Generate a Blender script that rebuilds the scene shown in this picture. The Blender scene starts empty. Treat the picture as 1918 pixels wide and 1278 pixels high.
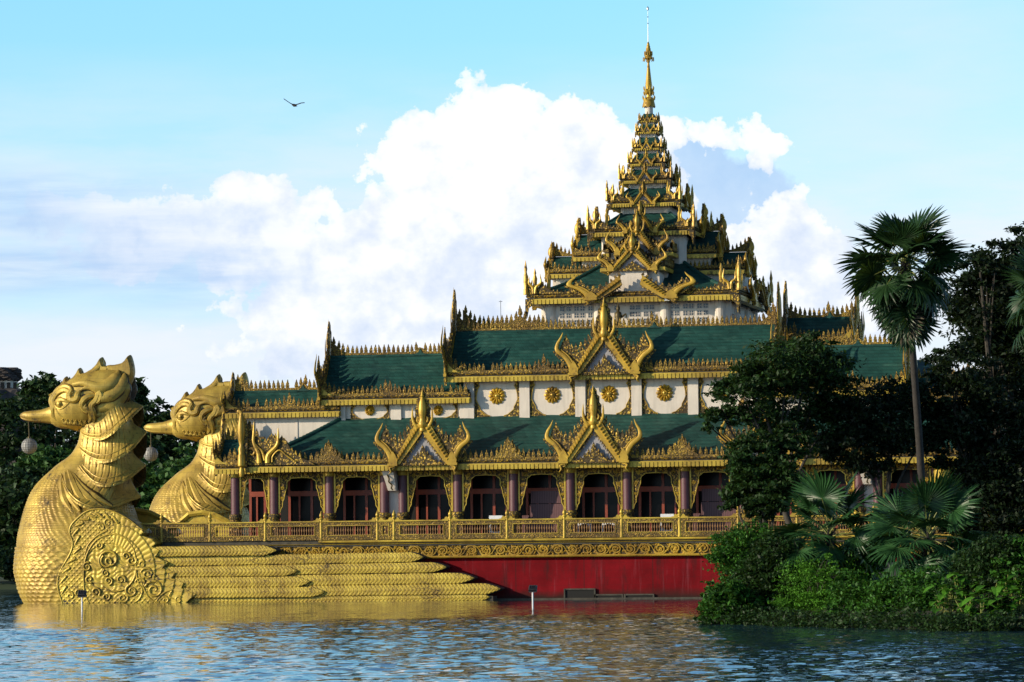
import bpy, math, random
import numpy as np
from mathutils import Vector, Matrix, Euler

# ------------------------------------------------------------------ camera, sky, sun
sc = bpy.context.scene
F_PX = 7400.0                      # focal length in pixels of the 1918 px wide photograph
TH = math.atan(.217)
DIST, CAM_H, HORIZON, ROLL = 247.0, 2.6, 1046.0, .55
fwd_h = np.array([-math.sin(TH), math.cos(TH), 0.0])
CAM = -DIST * fwd_h; CAM[2] = CAM_H
_a = math.atan((HORIZON - 639) / F_PX)
FW = fwd_h * math.cos(_a) + np.array([0, 0, math.sin(_a)])
_r = np.array([math.cos(TH), math.sin(TH), 0.0]); _u = np.cross(_r, FW)
_g = math.radians(ROLL)
RT = _r * math.cos(_g) - _u * math.sin(_g); UP = _u * math.cos(_g) + _r * math.sin(_g)
cam_d = bpy.data.cameras.new('camera'); cam = bpy.data.objects.new('camera', cam_d)
sc.collection.objects.link(cam)
cam.matrix_world = Matrix(((RT[0], UP[0], -FW[0], CAM[0]), (RT[1], UP[1], -FW[1], CAM[1]), (RT[2], UP[2], -FW[2], CAM[2]), (0, 0, 0, 1)))
cam_d.sensor_width = 36; cam_d.lens = 36 * F_PX / 1918; cam_d.clip_end = 20000; cam_d.clip_start = 1
sc.camera = cam
sc.view_settings.view_transform = 'Standard'; sc.view_settings.look = 'None'
sc.view_settings.gamma = 1; sc.view_settings.use_curve_mapping = False
sc.view_settings.exposure = 0.0
sc.cycles.max_bounces = 5; sc.cycles.transparent_max_bounces = 6
sc.cycles.sample_clamp_indirect = 4

SUN_EL, SUN_AZ_VEC = math.radians(17), np.array([-.86, -.52])     # towards the sun
SUN_AZ_VEC = SUN_AZ_VEC / np.linalg.norm(SUN_AZ_VEC)
sd = bpy.data.lights.new('sun', 'SUN'); sun = bpy.data.objects.new('sun', sd); sc.collection.objects.link(sun)
sd.energy = 5.0; sd.angle = math.radians(.5); sd.color = (1, .86, .64)
sv = Vector((SUN_AZ_VEC[0] * math.cos(SUN_EL), SUN_AZ_VEC[1] * math.cos(SUN_EL), math.sin(SUN_EL)))
sun.rotation_euler = sv.to_track_quat('Z', 'Y').to_euler()

def ray(px, py):
    d = FW + RT * (px - 959) / F_PX + UP * (639 - py) / F_PX
    return d
def PY(px, py, Y):                 # point of the plane Y = const seen there
    d = ray(px, py); return CAM + d * ((Y - CAM[1]) / d[1])
def PX(px, py, Y):
    p = PY(px, py, Y); return float(p[0]), float(p[2])
def PD(px, py, dist):              # point at a forward distance
    return CAM + ray(px, py) * dist
def PG(px, py, z=0):
    d = ray(px, py); return CAM + d * ((z - CAM[2]) / d[2])

class NT:
    """small wrapper for writing node trees"""
    def __init__(s, tree):
        s.t = tree; s.n = tree.nodes; s.l = tree.links; s.n.clear()
    def node(s, typ, **kw):
        n = s.n.new(typ)
        for k, v in kw.items():
            if k == 'ins':
                for kk, vv in v.items(): s.set(n, kk, vv)
            else: setattr(n, k, v)
        return n
    def set(s, n, k, v):
        if isinstance(v, bpy.types.NodeSocket): s.l.new(v, n.inputs[k])
        elif isinstance(v, bpy.types.Node): s.l.new(v.outputs[0], n.inputs[k])
        else: n.inputs[k].default_value = v
    def m(s, op, a, b=0.0, c=None, clamp=False):
        n = s.n.new('ShaderNodeMath'); n.operation = op; n.use_clamp = clamp
        s.set(n, 0, a); s.set(n, 1, b)
        if c is not None: s.set(n, 2, c)
        return n.outputs[0]
    def ramp(s, fac, stops, interp='LINEAR'):
        n = s.n.new('ShaderNodeValToRGB'); n.color_ramp.interpolation = interp
        e = n.color_ramp.elements
        while len(e) < len(stops): e.new(.5)
        for el, (p, c) in zip(e, stops):
            el.position = p; el.color = (c if len(c) == 4 else (*c, 1)) if hasattr(c, '__len__') else (c, c, c, 1)
        s.set(n, 0, fac); return n.outputs[0]
    def noise(s, vec, scale, detail=4, rough=.55, dist=0.0):
        n = s.n.new('ShaderNodeTexNoise'); s.set(n, 'Vector', vec); n.inputs['Scale'].default_value = scale
        n.inputs['Detail'].default_value = detail; n.inputs['Roughness'].default_value = rough
        n.inputs['Distortion'].default_value = dist; return n.outputs[0]
    def mix(s, fac, a, b, blend='MIX'):
        n = s.n.new('ShaderNodeMix'); n.data_type = 'RGBA'; n.blend_type = blend
        s.set(n, 0, fac); s.set(n, 6, a if not isinstance(a, tuple) or len(a) == 4 else (*a, 1)); s.set(n, 7, b if not isinstance(b, tuple) or len(b) == 4 else (*b, 1))
        return n.outputs[2]
    def mapping(s, vec, scale=(1, 1, 1), loc=(0, 0, 0), rot=(0, 0, 0)):
        n = s.n.new('ShaderNodeMapping'); s.set(n, 'Vector', vec)
        n.inputs['Scale'].default_value = scale; n.inputs['Location'].default_value = loc; n.inputs['Rotation'].default_value = rot
        return n.outputs[0]

world = bpy.data.worlds.new('World'); sc.world = world; world.use_nodes = True
def build_world():
    T = NT(world.node_tree)
    tc = T.node('ShaderNodeTexCoord').outputs['Generated']
    sky = T.node('ShaderNodeTexSky', sky_type='NISHITA', sun_disc=False)
    sky.sun_elevation = SUN_EL
    sky.sun_rotation = math.atan2(SUN_AZ_VEC[0], SUN_AZ_VEC[1])
    sky.air_density = 1.0; sky.dust_density = .6; sky.ozone_density = 1.6
    nrm = T.node('ShaderNodeVectorMath', operation='NORMALIZE', ins={0: tc}).outputs[0]
    def dot(v):
        return T.node('ShaderNodeVectorMath', operation='DOT_PRODUCT', ins={0: nrm, 1: v}).outputs['Value']
    a = dot(tuple(float(x) for x in _r)); b = dot(tuple(float(x) for x in fwd_h)); z = dot((0, 0, 1))
    az = T.m('MULTIPLY', T.m('ARCTAN2', a, b), 57.2958)
    el = T.m('MULTIPLY', T.m('ARCSINE', z), 57.2958)
    # billowing edges: several noises shift the field
    comb = T.node('ShaderNodeCombineXYZ', ins={0: az, 1: el, 2: 0.0}).outputs[0]
    n1 = T.noise(comb, .95, 7, .6)
    n2 = T.noise(comb, 3.4, 4, .6)
    vor = T.node('ShaderNodeTexVoronoi', feature='SMOOTH_F1'); T.set(vor, 'Vector', T.node('ShaderNodeVectorMath', operation='ADD', ins={0: comb, 1: T.node('ShaderNodeTexNoise', ins={'Vector': comb, 'Scale': 2.2, 'Detail': 3.0}).outputs[1]}).outputs[0])
    vor.inputs['Scale'].default_value = 1.5; vor.inputs['Smoothness'].default_value = .35
    puff = T.m('SUBTRACT', .55, vor.outputs['Distance'])
    pd = 1 / F_PX * 57.2958
    def cz(px, py): return (px - 959) * pd, (HORIZON - py) * pd
    blobs = [  # px, py, rx, ry (photograph pixels), weight
        (905, 215, 45, 70, .9), (960, 230, 90, 70, 1), (800, 250, 90, 55, 1), (1060, 240, 80, 62, 1), (1130, 260, 70, 60, 1),
        (760, 300, 60, 60, .9), (900, 330, 190, 120, 1.2), (1060, 380, 190, 150, 1.2), (840, 440, 180, 120, 1.1), (700, 470, 120, 90, 1), (950, 560, 260, 140, 1.1),
        (450, 360, 55, 55, 1), (520, 375, 80, 50, 1), (580, 380, 60, 45, .8), (480, 450, 130, 90, 1.1), (600, 500, 130, 90, 1), (660, 560, 180, 100, 1),
        (100, 395, 80, 45, .95), (230, 410, 110, 60, .95), (340, 430, 90, 70, 1), (240, 480, 110, 60, .9),
        (1265, 250, 36, 26, 1), (1345, 262, 34, 24, 1), (1400, 275, 66, 36, 1), (1425, 310, 36, 44, 1), (1480, 425, 62, 62, 1), (1500, 510, 120, 80, 1), (1400, 500, 90, 70, .9), (1600, 600, 130, 80, .7),
        (680, 395, 35, 25, .8), (1520, 640, 180, 80, .8), (700, 640, 280, 90, 1), (540, 580, 120, 70, .9), (1530, 600, 200, 100, 1), (300, 760, 60, 25, .9), (320, 740, 40, 20, .7)]
    field = None
    for px, py, rx, ry, w in blobs:
        x0, y0 = cz(px, py)
        dx = T.m('MULTIPLY', T.m('SUBTRACT', az, x0), 1 / (rx * pd)); dy = T.m('MULTIPLY', T.m('SUBTRACT', el, y0), 1 / (ry * pd))
        d2 = T.m('ADD', T.m('MULTIPLY', dx, dx), T.m('MULTIPLY', dy, dy))
        g = T.m('MULTIPLY', T.m('SUBTRACT', w, T.m('SQRT', d2)), min(rx, ry) * pd)
        field = g if field is None else T.m('SMOOTH_MAX', field, g, .10)
    n3 = T.noise(T.mapping(comb, (.35, .9, 1)), .5, 3, .5)
    outside = T.ramp(T.m('DIVIDE', T.m('ABSOLUTE', az), 20.0), [(.42, 0), (.75, 1)])          # the rest of the sky round the photograph
    gen = T.m('MULTIPLY', T.m('MULTIPLY', T.ramp(n3, [(.5, 0), (.62, 1)]), outside), T.ramp(T.m('DIVIDE', el, 30.0), [(.05, 1), (1, 0)]))
    field = T.m('MAXIMUM', field, T.m('SUBTRACT', gen, .5))
    edge = T.m('ADD', T.m('MULTIPLY', T.m('SUBTRACT', n1, .5), .95), T.m('ADD', T.m('MULTIPLY', T.m('SUBTRACT', n2, .5), .42), T.m('MULTIPLY', T.m('SUBTRACT', puff, .2), .30)))
    f2 = T.m('ADD', field, edge)
    softl = T.ramp(T.m('DIVIDE', T.m('ADD', az, 8.0), 8.0), [(.08, .85), (.42, 0)])     # the left bank has soft edges
    mhard = T.ramp(T.m('ADD', f2, .5), [(.46, 0), (.50, .7), (.60, 1)])
    msoft = T.ramp(T.m('ADD', f2, .5), [(.30, 0), (.52, .45), (.9, .95)])
    mask = T.m('ADD', T.m('MULTIPLY', mhard, T.m('SUBTRACT', 1.0, softl)), T.m('MULTIPLY', msoft, softl))
    # thin veil: high cirrus at the top right and haze towards the horizon
    veil_n = T.noise(T.mapping(comb, (.22, .8, 1), rot=(0, 0, -.25)), .8, 5, .6)
    x0, y0 = cz(1750, 190)
    vx = T.m('MULTIPLY', T.m('SUBTRACT', az, x0), .38); vy = T.m('MULTIPLY', T.m('SUBTRACT', el, y0), .42)
    vg = T.m('EXPONENT', T.m('MULTIPLY', T.m('ADD', T.m('MULTIPLY', vx, vx), T.m('MULTIPLY', vy, vy)), -1.0))
    veil = T.m('MULTIPLY', T.m('MULTIPLY', vg, T.ramp(veil_n, [(.3, .35), (.7, 1)])), .8)
    low = T.ramp(T.m('DIVIDE', el, 10.0), [(.0, 1), (.30, .95), (.46, .8), (.60, .3), (.75, 0)])
    lown = T.noise(T.mapping(comb, (.3, 1.3, 1)), .9, 5, .6)
    low = T.m('MULTIPLY', low, T.ramp(lown, [(.34, .35), (.62, 1)]))
    ahead = T.ramp(T.m('DIVIDE', T.m('ABSOLUTE', az), 30.0), [(.3, 1), (.6, .3)])
    gx0, gy0 = cz(100, 562); gg = T.m('EXPONENT', T.m('MULTIPLY', T.m('POWER', T.m('MULTIPLY', T.m('SUBTRACT', el, gy0), 2.9), 2.0), -1.0))
    low = T.m('MULTIPLY', low, T.m('SUBTRACT', 1.0, T.m('MULTIPLY', T.m('MULTIPLY', gg, .75), T.ramp(T.m('DIVIDE', T.m('ADD', az, 8.0), 8.0), [(.35, 1), (.75, 0)]))))
    low = T.m('MULTIPLY', low, ahead)
    veil = T.m('MAXIMUM', veil, low)
    strk = T.noise(T.mapping(comb, (.18, 1.6, 1), (2, 5, 0)), 1.5, 5, .6)
    bandm = None
    for px, py, rx, ry, k in ((60, 355, 260, 34, .9), (20, 400, 200, 50, .6), (60, 500, 330, 42, 1.0), (330, 510, 200, 60, .8), (250, 430, 250, 90, .45)):
        x0, y0 = cz(px, py)
        dx = T.m('MULTIPLY', T.m('SUBTRACT', az, x0), 1 / (rx * pd)); dy = T.m('MULTIPLY', T.m('SUBTRACT', el, y0), 1 / (ry * pd))
        g = T.m('MULTIPLY', T.m('EXPONENT', T.m('MULTIPLY', T.m('ADD', T.m('MULTIPLY', dx, dx), T.m('MULTIPLY', dy, dy)), -1.0)), k)
        bandm = g if bandm is None else T.m('MAXIMUM', bandm, g)
    bandm = T.m('MULTIPLY', bandm, T.ramp(strk, [(.35, .25), (.6, 1)]))
    tint = T.mix(1.0, sky.outputs[0], T.ramp(T.m('DIVIDE', el, 50.0), [(0, (1.6, 1.8, 2.9)), (.07, (1.55, 1.95, 2.7)), (.17, (1.35, 2.15, 2.5)), (.34, (1.0, 1.35, 1.8)), (.6, (.7, .8, .9)), (1, (.6, .65, .7))]), 'MULTIPLY')
    c1 = T.mix(T.m('MULTIPLY', veil, .9), tint, (8.0, 8.9, 9.9))
    c1 = T.mix(T.m('MULTIPLY', low, .9), c1, (8.9, 9.4, 10.1))
    shade_n = T.noise(T.mapping(comb, (1, 1.2, 1), (3.1, 7.7, 0)), .8, 6, .62)
    sh = T.m('ADD', T.m('MULTIPLY', shade_n, 1.0), T.m('MULTIPLY', T.m('SUBTRACT', el, 4.2), .065))
    sh = T.m('ADD', sh, T.m('MULTIPLY', T.m('MULTIPLY', az, -1), .012))
    ccol = T.ramp(T.m('ADD', sh, T.m('MULTIPLY', puff, .3)), [(.28, (6.6, 7.7, 9.6)), (.45, (8.3, 9.0, 10.2)), (.62, (10.6, 10.7, 10.8))])
    # the cloud masses at the left and right stand in soft blue shade
    for px, py, rx, ry, k in ((180, 480, 260, 70, .55), (40, 400, 120, 60, .6)):
        x0, y0 = cz(px, py)
        dx = T.m('MULTIPLY', T.m('SUBTRACT', az, x0), 1 / (rx * pd)); dy = T.m('MULTIPLY', T.m('SUBTRACT', el, y0), 1 / (ry * pd))
        g = T.m('MULTIPLY', T.m('EXPONENT', T.m('MULTIPLY', T.m('ADD', T.m('MULTIPLY', dx, dx), T.m('MULTIPLY', dy, dy)), -1.0)), k)
        g = T.m('MULTIPLY', g, T.ramp(n1, [(.35, .5), (.6, 1)]))
        ccol = T.mix(g, ccol, (4.6, 6.3, 9.2))
    # big soft blue-grey cloud standing behind the white caps
    bf = None
    for px, py, rx, ry in ((1300, 330, 95, 80), (1400, 370, 90, 75), (1450, 400, 62, 48), (1350, 430, 100, 90)):
        x0, y0 = cz(px, py)
        dx = T.m('MULTIPLY', T.m('SUBTRACT', az, x0), 1 / (rx * pd)); dy = T.m('MULTIPLY', T.m('SUBTRACT', el, y0), 1 / (ry * pd))
        g = T.m('MULTIPLY', T.m('SUBTRACT', 1.0, T.m('SQRT', T.m('ADD', T.m('MULTIPLY', dx, dx), T.m('MULTIPLY', dy, dy)))), min(rx, ry) * pd)
        bf = g if bf is None else T.m('SMOOTH_MAX', bf, g, .12)
    bm = T.ramp(T.m('ADD', T.m('ADD', bf, T.m('MULTIPLY', edge, .6)), .5), [(.44, 0), (.54, .9)])
    c1 = T.mix(bm, c1, T.mix(T.ramp(n1, [(.35, 0), (.65, 1)]), (4.5, 6.6, 9.5), (5.8, 7.6, 9.9)))
    c2 = T.mix(mask, c1, ccol)
    c2 = T.mix(T.m('MULTIPLY', bandm, .9), c2, (3.7, 6.0, 9.4))
    bg = T.node('ShaderNodeBackground', ins={0: c2, 1: .1})
    out = T.node('ShaderNodeOutputWorld'); T.l.new(bg.outputs[0], out.inputs[0])
build_world()
world.cycles.sampling_method = 'MANUAL'; world.cycles.sample_map_resolution = 256

# ------------------------------------------------------------------ materials
MATS = {}
def mat(name):
    m = bpy.data.materials.new(name); m.use_nodes = True
    T = NT(m.node_tree); MATS[name] = m
    out = T.node('ShaderNodeOutputMaterial'); bs = T.node('ShaderNodeBsdfPrincipled')
    T.l.new(bs.outputs[0], out.inputs[0]); T.out = out
    T.obj = T.node('ShaderNodeTexCoord').outputs['Object']
    T.pos = T.node('ShaderNodeNewGeometry').outputs['Position']
    return m, T, bs
def bump(T, bs, h, strength=.5, dist=.05):
    b = T.node('ShaderNodeBump', ins={'Height': h, 'Strength': strength, 'Distance': dist})
    T.l.new(b.outputs[0], bs.inputs['Normal']); return b
GOLD_A, GOLD_B, GRIME_AND_SHADE = (.60, .39, .045), (.42, .25, .025), (.03, .022, .012)
def gold(name, carve=0.0, cell=6.0, grime=.5, a=GOLD_A, b=GOLD_B, metal=.28, rough=.44, streak=False, joints=False):
    m, T, bs = mat(name)
    n = T.noise(T.pos, .9, 6, .65); n2 = T.noise(T.pos, 5.0, 4, .6)
    col = T.mix(T.ramp(n, [(.35, 0), (.65, 1)]), a, b)
    pat = T.noise(T.mapping(T.pos, (1, 1, .6), (3, 8, 1)), .45, 6, .7)
    col = T.mix(T.m('MULTIPLY', T.ramp(pat, [(.44, 0), (.64, 1)]), .75), col, (b[0] * .55, b[1] * .48, b[2] * .6))
    g = T.m('ADD', T.m('MULTIPLY', n, .55), T.m('MULTIPLY', n2, .45))
    gm = T.ramp(g, [(.54 + (.5 - grime) * .12, 0), (.66 + (.5 - grime) * .12, .92)])
    if streak:
        st = T.noise(T.mapping(T.pos, (2.2, 2.2, .35)), 1.6, 5, .65)
        gm = T.m('MAXIMUM', gm, T.ramp(st, [(.60, 0), (.72, .9)]))
    if streak:
        wv = T.node('ShaderNodeVectorMath', operation='MULTIPLY_ADD', ins={0: T.node('ShaderNodeTexNoise', ins={'Vector': T.pos, 'Scale': 1.5, 'Detail': 3.0}).outputs[1], 1: (.5, .5, .5), 2: T.mapping(T.pos, (.55, .55, 1.5))}).outputs[0]
        ve = T.node('ShaderNodeTexVoronoi', feature='DISTANCE_TO_EDGE'); T.set(ve, 'Vector', wv); ve.inputs['Scale'].default_value = 1.6
        mk = T.noise(T.pos, .45, 5, .6)
        gm = T.m('MULTIPLY', gm, .5)
        gm = T.m('MAXIMUM', gm, T.m('MULTIPLY', T.ramp(ve.outputs['Distance'], [(.012, 1), (.05, 0)]), T.ramp(mk, [(.5, 0), (.62, .95)])))
    h = n2
    if carve:
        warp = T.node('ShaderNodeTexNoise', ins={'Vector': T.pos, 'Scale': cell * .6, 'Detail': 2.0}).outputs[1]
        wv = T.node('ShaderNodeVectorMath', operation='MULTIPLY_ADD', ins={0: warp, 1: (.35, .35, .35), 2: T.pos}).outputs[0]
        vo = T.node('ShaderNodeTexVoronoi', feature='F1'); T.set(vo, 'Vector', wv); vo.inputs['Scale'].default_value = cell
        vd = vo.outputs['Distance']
        crev_shade = T.ramp(vd, [(.28, 0), (.52, 1)])  # carved recesses darken here: their shade is put into the colour
        gm = T.m('MAXIMUM', gm, T.m('MULTIPLY', crev_shade, carve))
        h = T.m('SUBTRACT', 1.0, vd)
    if joints:     # joints between the cast panels
        bk = T.node('ShaderNodeTexBrick', ins={'Vector': T.mapping(T.pos, (1, 1, 1), rot=(math.pi / 2, 0, 0)), 'Scale': .45, 'Mortar Size': .006, 'Color1': (0, 0, 0, 1), 'Color2': (0, 0, 0, 1), 'Mortar': (1, 1, 1, 1)})
        gm = T.m('MAXIMUM', gm, T.m('MULTIPLY', bk.outputs[0], .38))
    col = T.mix(gm, col, GRIME_AND_SHADE)  # one dark colour for the grime and the painted recess shade
    T.set(bs, 'Base Color', col); T.set(bs, 'Metallic', T.m('MULTIPLY', T.m('SUBTRACT', 1.0, gm), metal))
    T.set(bs, 'Roughness', T.m('ADD', rough, T.m('MULTIPLY', gm, .4)))
    bump(T, bs, h, .9 if carve else .35, .06 if carve else .015)
    return m
gold('gold', grime=.42)
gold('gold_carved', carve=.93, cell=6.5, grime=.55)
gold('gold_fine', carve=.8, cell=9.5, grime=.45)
gold('gold_panel', grime=.62, a=(.68, .50, .07), b=(.54, .37, .045), streak=True, metal=.25)
gold('gold_crease_shade', grime=.9, a=(.16, .09, .02), b=(.09, .05, .012), metal=.1)  # dark gold for tubes under raised carving: crease shade put into the colour
gold('gold_groove', grime=.6, a=(.34, .22, .03), b=(.22, .14, .02), metal=.2)
gold('gold_bird', grime=.5, a=(.60, .42, .08), b=(.42, .28, .045), metal=.3, rough=.46, streak=False, joints=True)
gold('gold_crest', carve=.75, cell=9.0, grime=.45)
gold('gold_rail', grime=.46, a=(.62, .44, .055), b=(.47, .32, .035))
def simple(name, col, rough=.7, var=.25, scale=2.0, metal=0.0, bmp=.2, streak=0.0, streak_col=(.05, .045, .04)):
    m, T, bs = mat(name)
    n = T.noise(T.pos, scale, 6, .6)
    c = T.mix(T.ramp(n, [(.3, 0), (.7, 1)]), tuple(x * (1 - var) for x in col), tuple(min(1, x * (1 + var * .6)) for x in col))
    if streak:
        st = T.noise(T.mapping(T.pos, (3.0, 3.0, .25)), 1.2, 5, .6)
        c = T.mix(T.m('MULTIPLY', T.ramp(st, [(.5, 0), (.75, 1)]), streak), c, streak_col)
    T.set(bs, 'Base Color', c); bs.inputs['Roughness'].default_value = rough; bs.inputs['Metallic'].default_value = metal
    bump(T, bs, n, bmp, .02)
    return m
simple('white_wall', (.70, .62, .53), .8, .08, 1.2, streak=.45, streak_col=(.33, .29, .24))
simple('grey_wall', (.36, .34, .35), .8, .1, 1.2, streak=.4, streak_col=(.2, .2, .2))
simple('maroon', (.105, .035, .045), .5, .12, 3)
simple('wood_red', (.30, .06, .03), .45, .2, 3)
simple('baluster_brown', (.25, .13, .05), .6, .2, 3)  # plain brown of the balusters
simple('dark_metal', (.03, .03, .035), .5, .2, 5)
simple('white_paint', (.75, .75, .76), .45, .05, 5)
simple('grimy_concrete_and_shade', (.07, .062, .048), .9, .5, 3)
simple('deck', (.3, .26, .2), .8, .2, 1)
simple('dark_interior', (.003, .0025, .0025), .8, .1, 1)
simple('antenna_metal', (.35, .35, .36), .4, .1, 4, .8)
simple('bark', (.055, .047, .037), .9, .4, 6, bmp=.8)
simple('palm_bark', (.035, .030, .026), .9, .4, 5, bmp=.8)
simple('rock', (.06, .05, .05), .9, .45, .35, bmp=1)
simple('soil', (.02, .022, .012), .95, .4, 1.5)
simple('grass_bank', (.035, .06, .02), .95, .4, .2)
simple('feather_black', (.02, .018, .018), .7, .1, 5)
simple('petiole', (.22, .24, .06), .6, .2, 5)
simple('copper_and_shade', (.10, .075, .03), .5, .3, 4, .5)  # also colours the collar undersides, standing in for their shade

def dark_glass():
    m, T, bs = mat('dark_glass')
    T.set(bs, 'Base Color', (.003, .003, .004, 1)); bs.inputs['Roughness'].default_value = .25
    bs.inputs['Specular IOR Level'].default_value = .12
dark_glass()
def pane():
    m, T, bs = mat('block_glass')
    T.set(bs, 'Base Color', (.035, .055, .08, 1)); bs.inputs['Roughness'].default_value = .15
pane()
def roof_mat():
    m, T, bs = mat('roof_green')
    sx = T.node('ShaderNodeSeparateXYZ', ins={0: T.pos})
    z = sx.outputs[2]
    course = T.m('FRACT', T.m('MULTIPLY', z, 4.6))
    row = T.m('FLOOR', T.m('MULTIPLY', z, 4.6))
    xy = T.m('ADD', sx.outputs[0], sx.outputs[1])
    tile = T.m('FRACT', T.m('ADD', T.m('MULTIPLY', xy, 3.2), T.m('MULTIPLY', row, .5)))
    tid = T.node('ShaderNodeCombineXYZ', ins={0: T.m('FLOOR', T.m('ADD', T.m('MULTIPLY', xy, 3.2), T.m('MULTIPLY', row, .5))), 1: row, 2: 0.0})
    wn = T.node('ShaderNodeTexWhiteNoise', ins={'Vector': tid}).outputs[0]
    n = T.noise(T.mapping(T.pos, (.45, .45, 1.5)), .8, 6, .62)
    n2 = T.noise(T.mapping(T.pos, (.9, .9, .9)), .7, 6, .68)
    c = T.mix(T.ramp(n, [(.38, 0), (.6, 1)]), (.006, .040, .035), (.014, .075, .062))
    c = T.mix(T.ramp(n2, [(.56, 0), (.68, .8)]), c, (.006, .022, .03))
    n4 = T.noise(T.mapping(T.pos, (.6, .6, 2.2), (5, 9, 3)), .9, 6, .7)
    c = T.mix(T.ramp(n4, [(.52, 0), (.66, .7)]), c, (.055, .14, .11))
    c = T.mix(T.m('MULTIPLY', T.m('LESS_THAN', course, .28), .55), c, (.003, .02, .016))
    c = T.mix(.35, c, T.mix(wn, (.004, .028, .024), (.020, .085, .070)))
    T.set(bs, 'Base Color', c); bs.inputs['Roughness'].default_value = .62; bs.inputs['Specular IOR Level'].default_value = .25
    h = T.m('ADD', T.m('MULTIPLY', T.m('SUBTRACT', 1.0, course), 1.0), T.m('MULTIPLY', T.m('GREATER_THAN', tile, .12), .3))
    bump(T, bs, h, .8, .05)
roof_mat()
def red_mat():
    m, T, bs = mat('hull_red')
    n = T.noise(T.pos, .7, 6, .6)
    c = T.mix(T.ramp(n, [(.35, 0), (.65, 1)]), (.13, .002, .005), (.21, .004, .009))
    st = T.noise(T.mapping(T.pos, (2.6, 1, .16)), 1.3, 6, .65)
    c = T.mix(T.m('MULTIPLY', T.ramp(st, [(.56, 0), (.78, 1)]), .5), c, (.28, .08, .10))
    st2 = T.noise(T.mapping(T.pos, (1.6, 1, .3), (7, 0, 3)), 1.1, 6, .65)
    c = T.mix(T.m('MULTIPLY', T.ramp(st2, [(.54, 0), (.70, 1)]), .75), c, (.03, .012, .012))
    z = T.node('ShaderNodeSeparateXYZ', ins={0: T.pos}).outputs[2]
    foot = T.ramp(T.m('ADD', z, T.m('MULTIPLY', n, .5)), [(.42, 1), (.95, 0)])
    c = T.mix(T.m('MULTIPLY', foot, .92), c, (.028, .014, .012))
    vj = T.m('LESS_THAN', T.m('FRACT', T.m('MULTIPLY', T.node('ShaderNodeSeparateXYZ', ins={0: T.pos}).outputs[0], .23)), .012)
    c = T.mix(T.m('MULTIPLY', vj, .7), c, (.04, .012, .012))
    crk = T.m('LESS_THAN', T.m('FRACT', T.m('MULTIPLY', T.m('ADD', z, T.m('MULTIPLY', n, .04)), 2.2)), .035)
    c = T.mix(T.m('MULTIPLY', crk, .5), c, (.06, .01, .012))
    T.set(bs, 'Base Color', c); bs.inputs['Roughness'].default_value = .8; bs.inputs['Specular IOR Level'].default_value = .12
    bump(T, bs, n, .3, .03)
red_mat()
def blind_mat():
    m, T, bs = mat('slat_maroon')
    x = T.node('ShaderNodeSeparateXYZ', ins={0: T.pos}).outputs[0]
    w = T.m('FRACT', T.m('MULTIPLY', x, 9.0))
    c = T.mix(T.m('LESS_THAN', w, .3), (.155, .07, .075), (.07, .028, .032))
    T.set(bs, 'Base Color', c); bs.inputs['Roughness'].default_value = .6
blind_mat()
def leaf(name, c0, c1, trans=.25, rough=.6, big=.25, scale=.8):
    m, T, bs = mat(name)
    isl = T.node('ShaderNodeNewGeometry').outputs['Random Per Island']
    n = T.noise(T.pos, scale, 3, .5)
    f = T.m('ADD', T.m('MULTIPLY', isl, .55), T.m('MULTIPLY', n, .6))
    c = T.mix(T.ramp(f, [(.3, 0), (.85, 1)]), c0, c1)
    T.set(bs, 'Base Color', c); bs.inputs['Roughness'].default_value = rough
    bs.inputs['Specular IOR Level'].default_value = .3
    tr = T.node('ShaderNodeBsdfTranslucent'); T.set(tr, 0, T.mix(.5, c, (.12, .2, .02)))
    mx = T.node('ShaderNodeMixShader'); mx.inputs[0].default_value = trans
    T.l.new(bs.outputs[0], mx.inputs[1]); T.l.new(tr.outputs[0], mx.inputs[2]); T.l.new(mx.outputs[0], T.out.inputs[0])
leaf('leaf_dark', (.006, .018, .004), (.022, .065, .010), .15)
leaf('leaf_black', (.003, .008, .004), (.012, .03, .008), .12)
leaf('leaf_mid', (.010, .045, .005), (.055, .19, .018), .25)
leaf('leaf_bright', (.03, .12, .008), (.13, .36, .03), .3)
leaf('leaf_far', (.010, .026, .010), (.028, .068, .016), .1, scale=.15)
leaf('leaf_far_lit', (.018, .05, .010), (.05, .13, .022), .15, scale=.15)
leaf('leaf_palm', (.012, .045, .014), (.04, .115, .035), .15, .38)
leaf('leaf_palm_tall', (.009, .028, .008), (.03, .072, .024), .15, .38)
leaf('leaf_dead', (.06, .05, .035), (.13, .11, .075), .1, .7)
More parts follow.
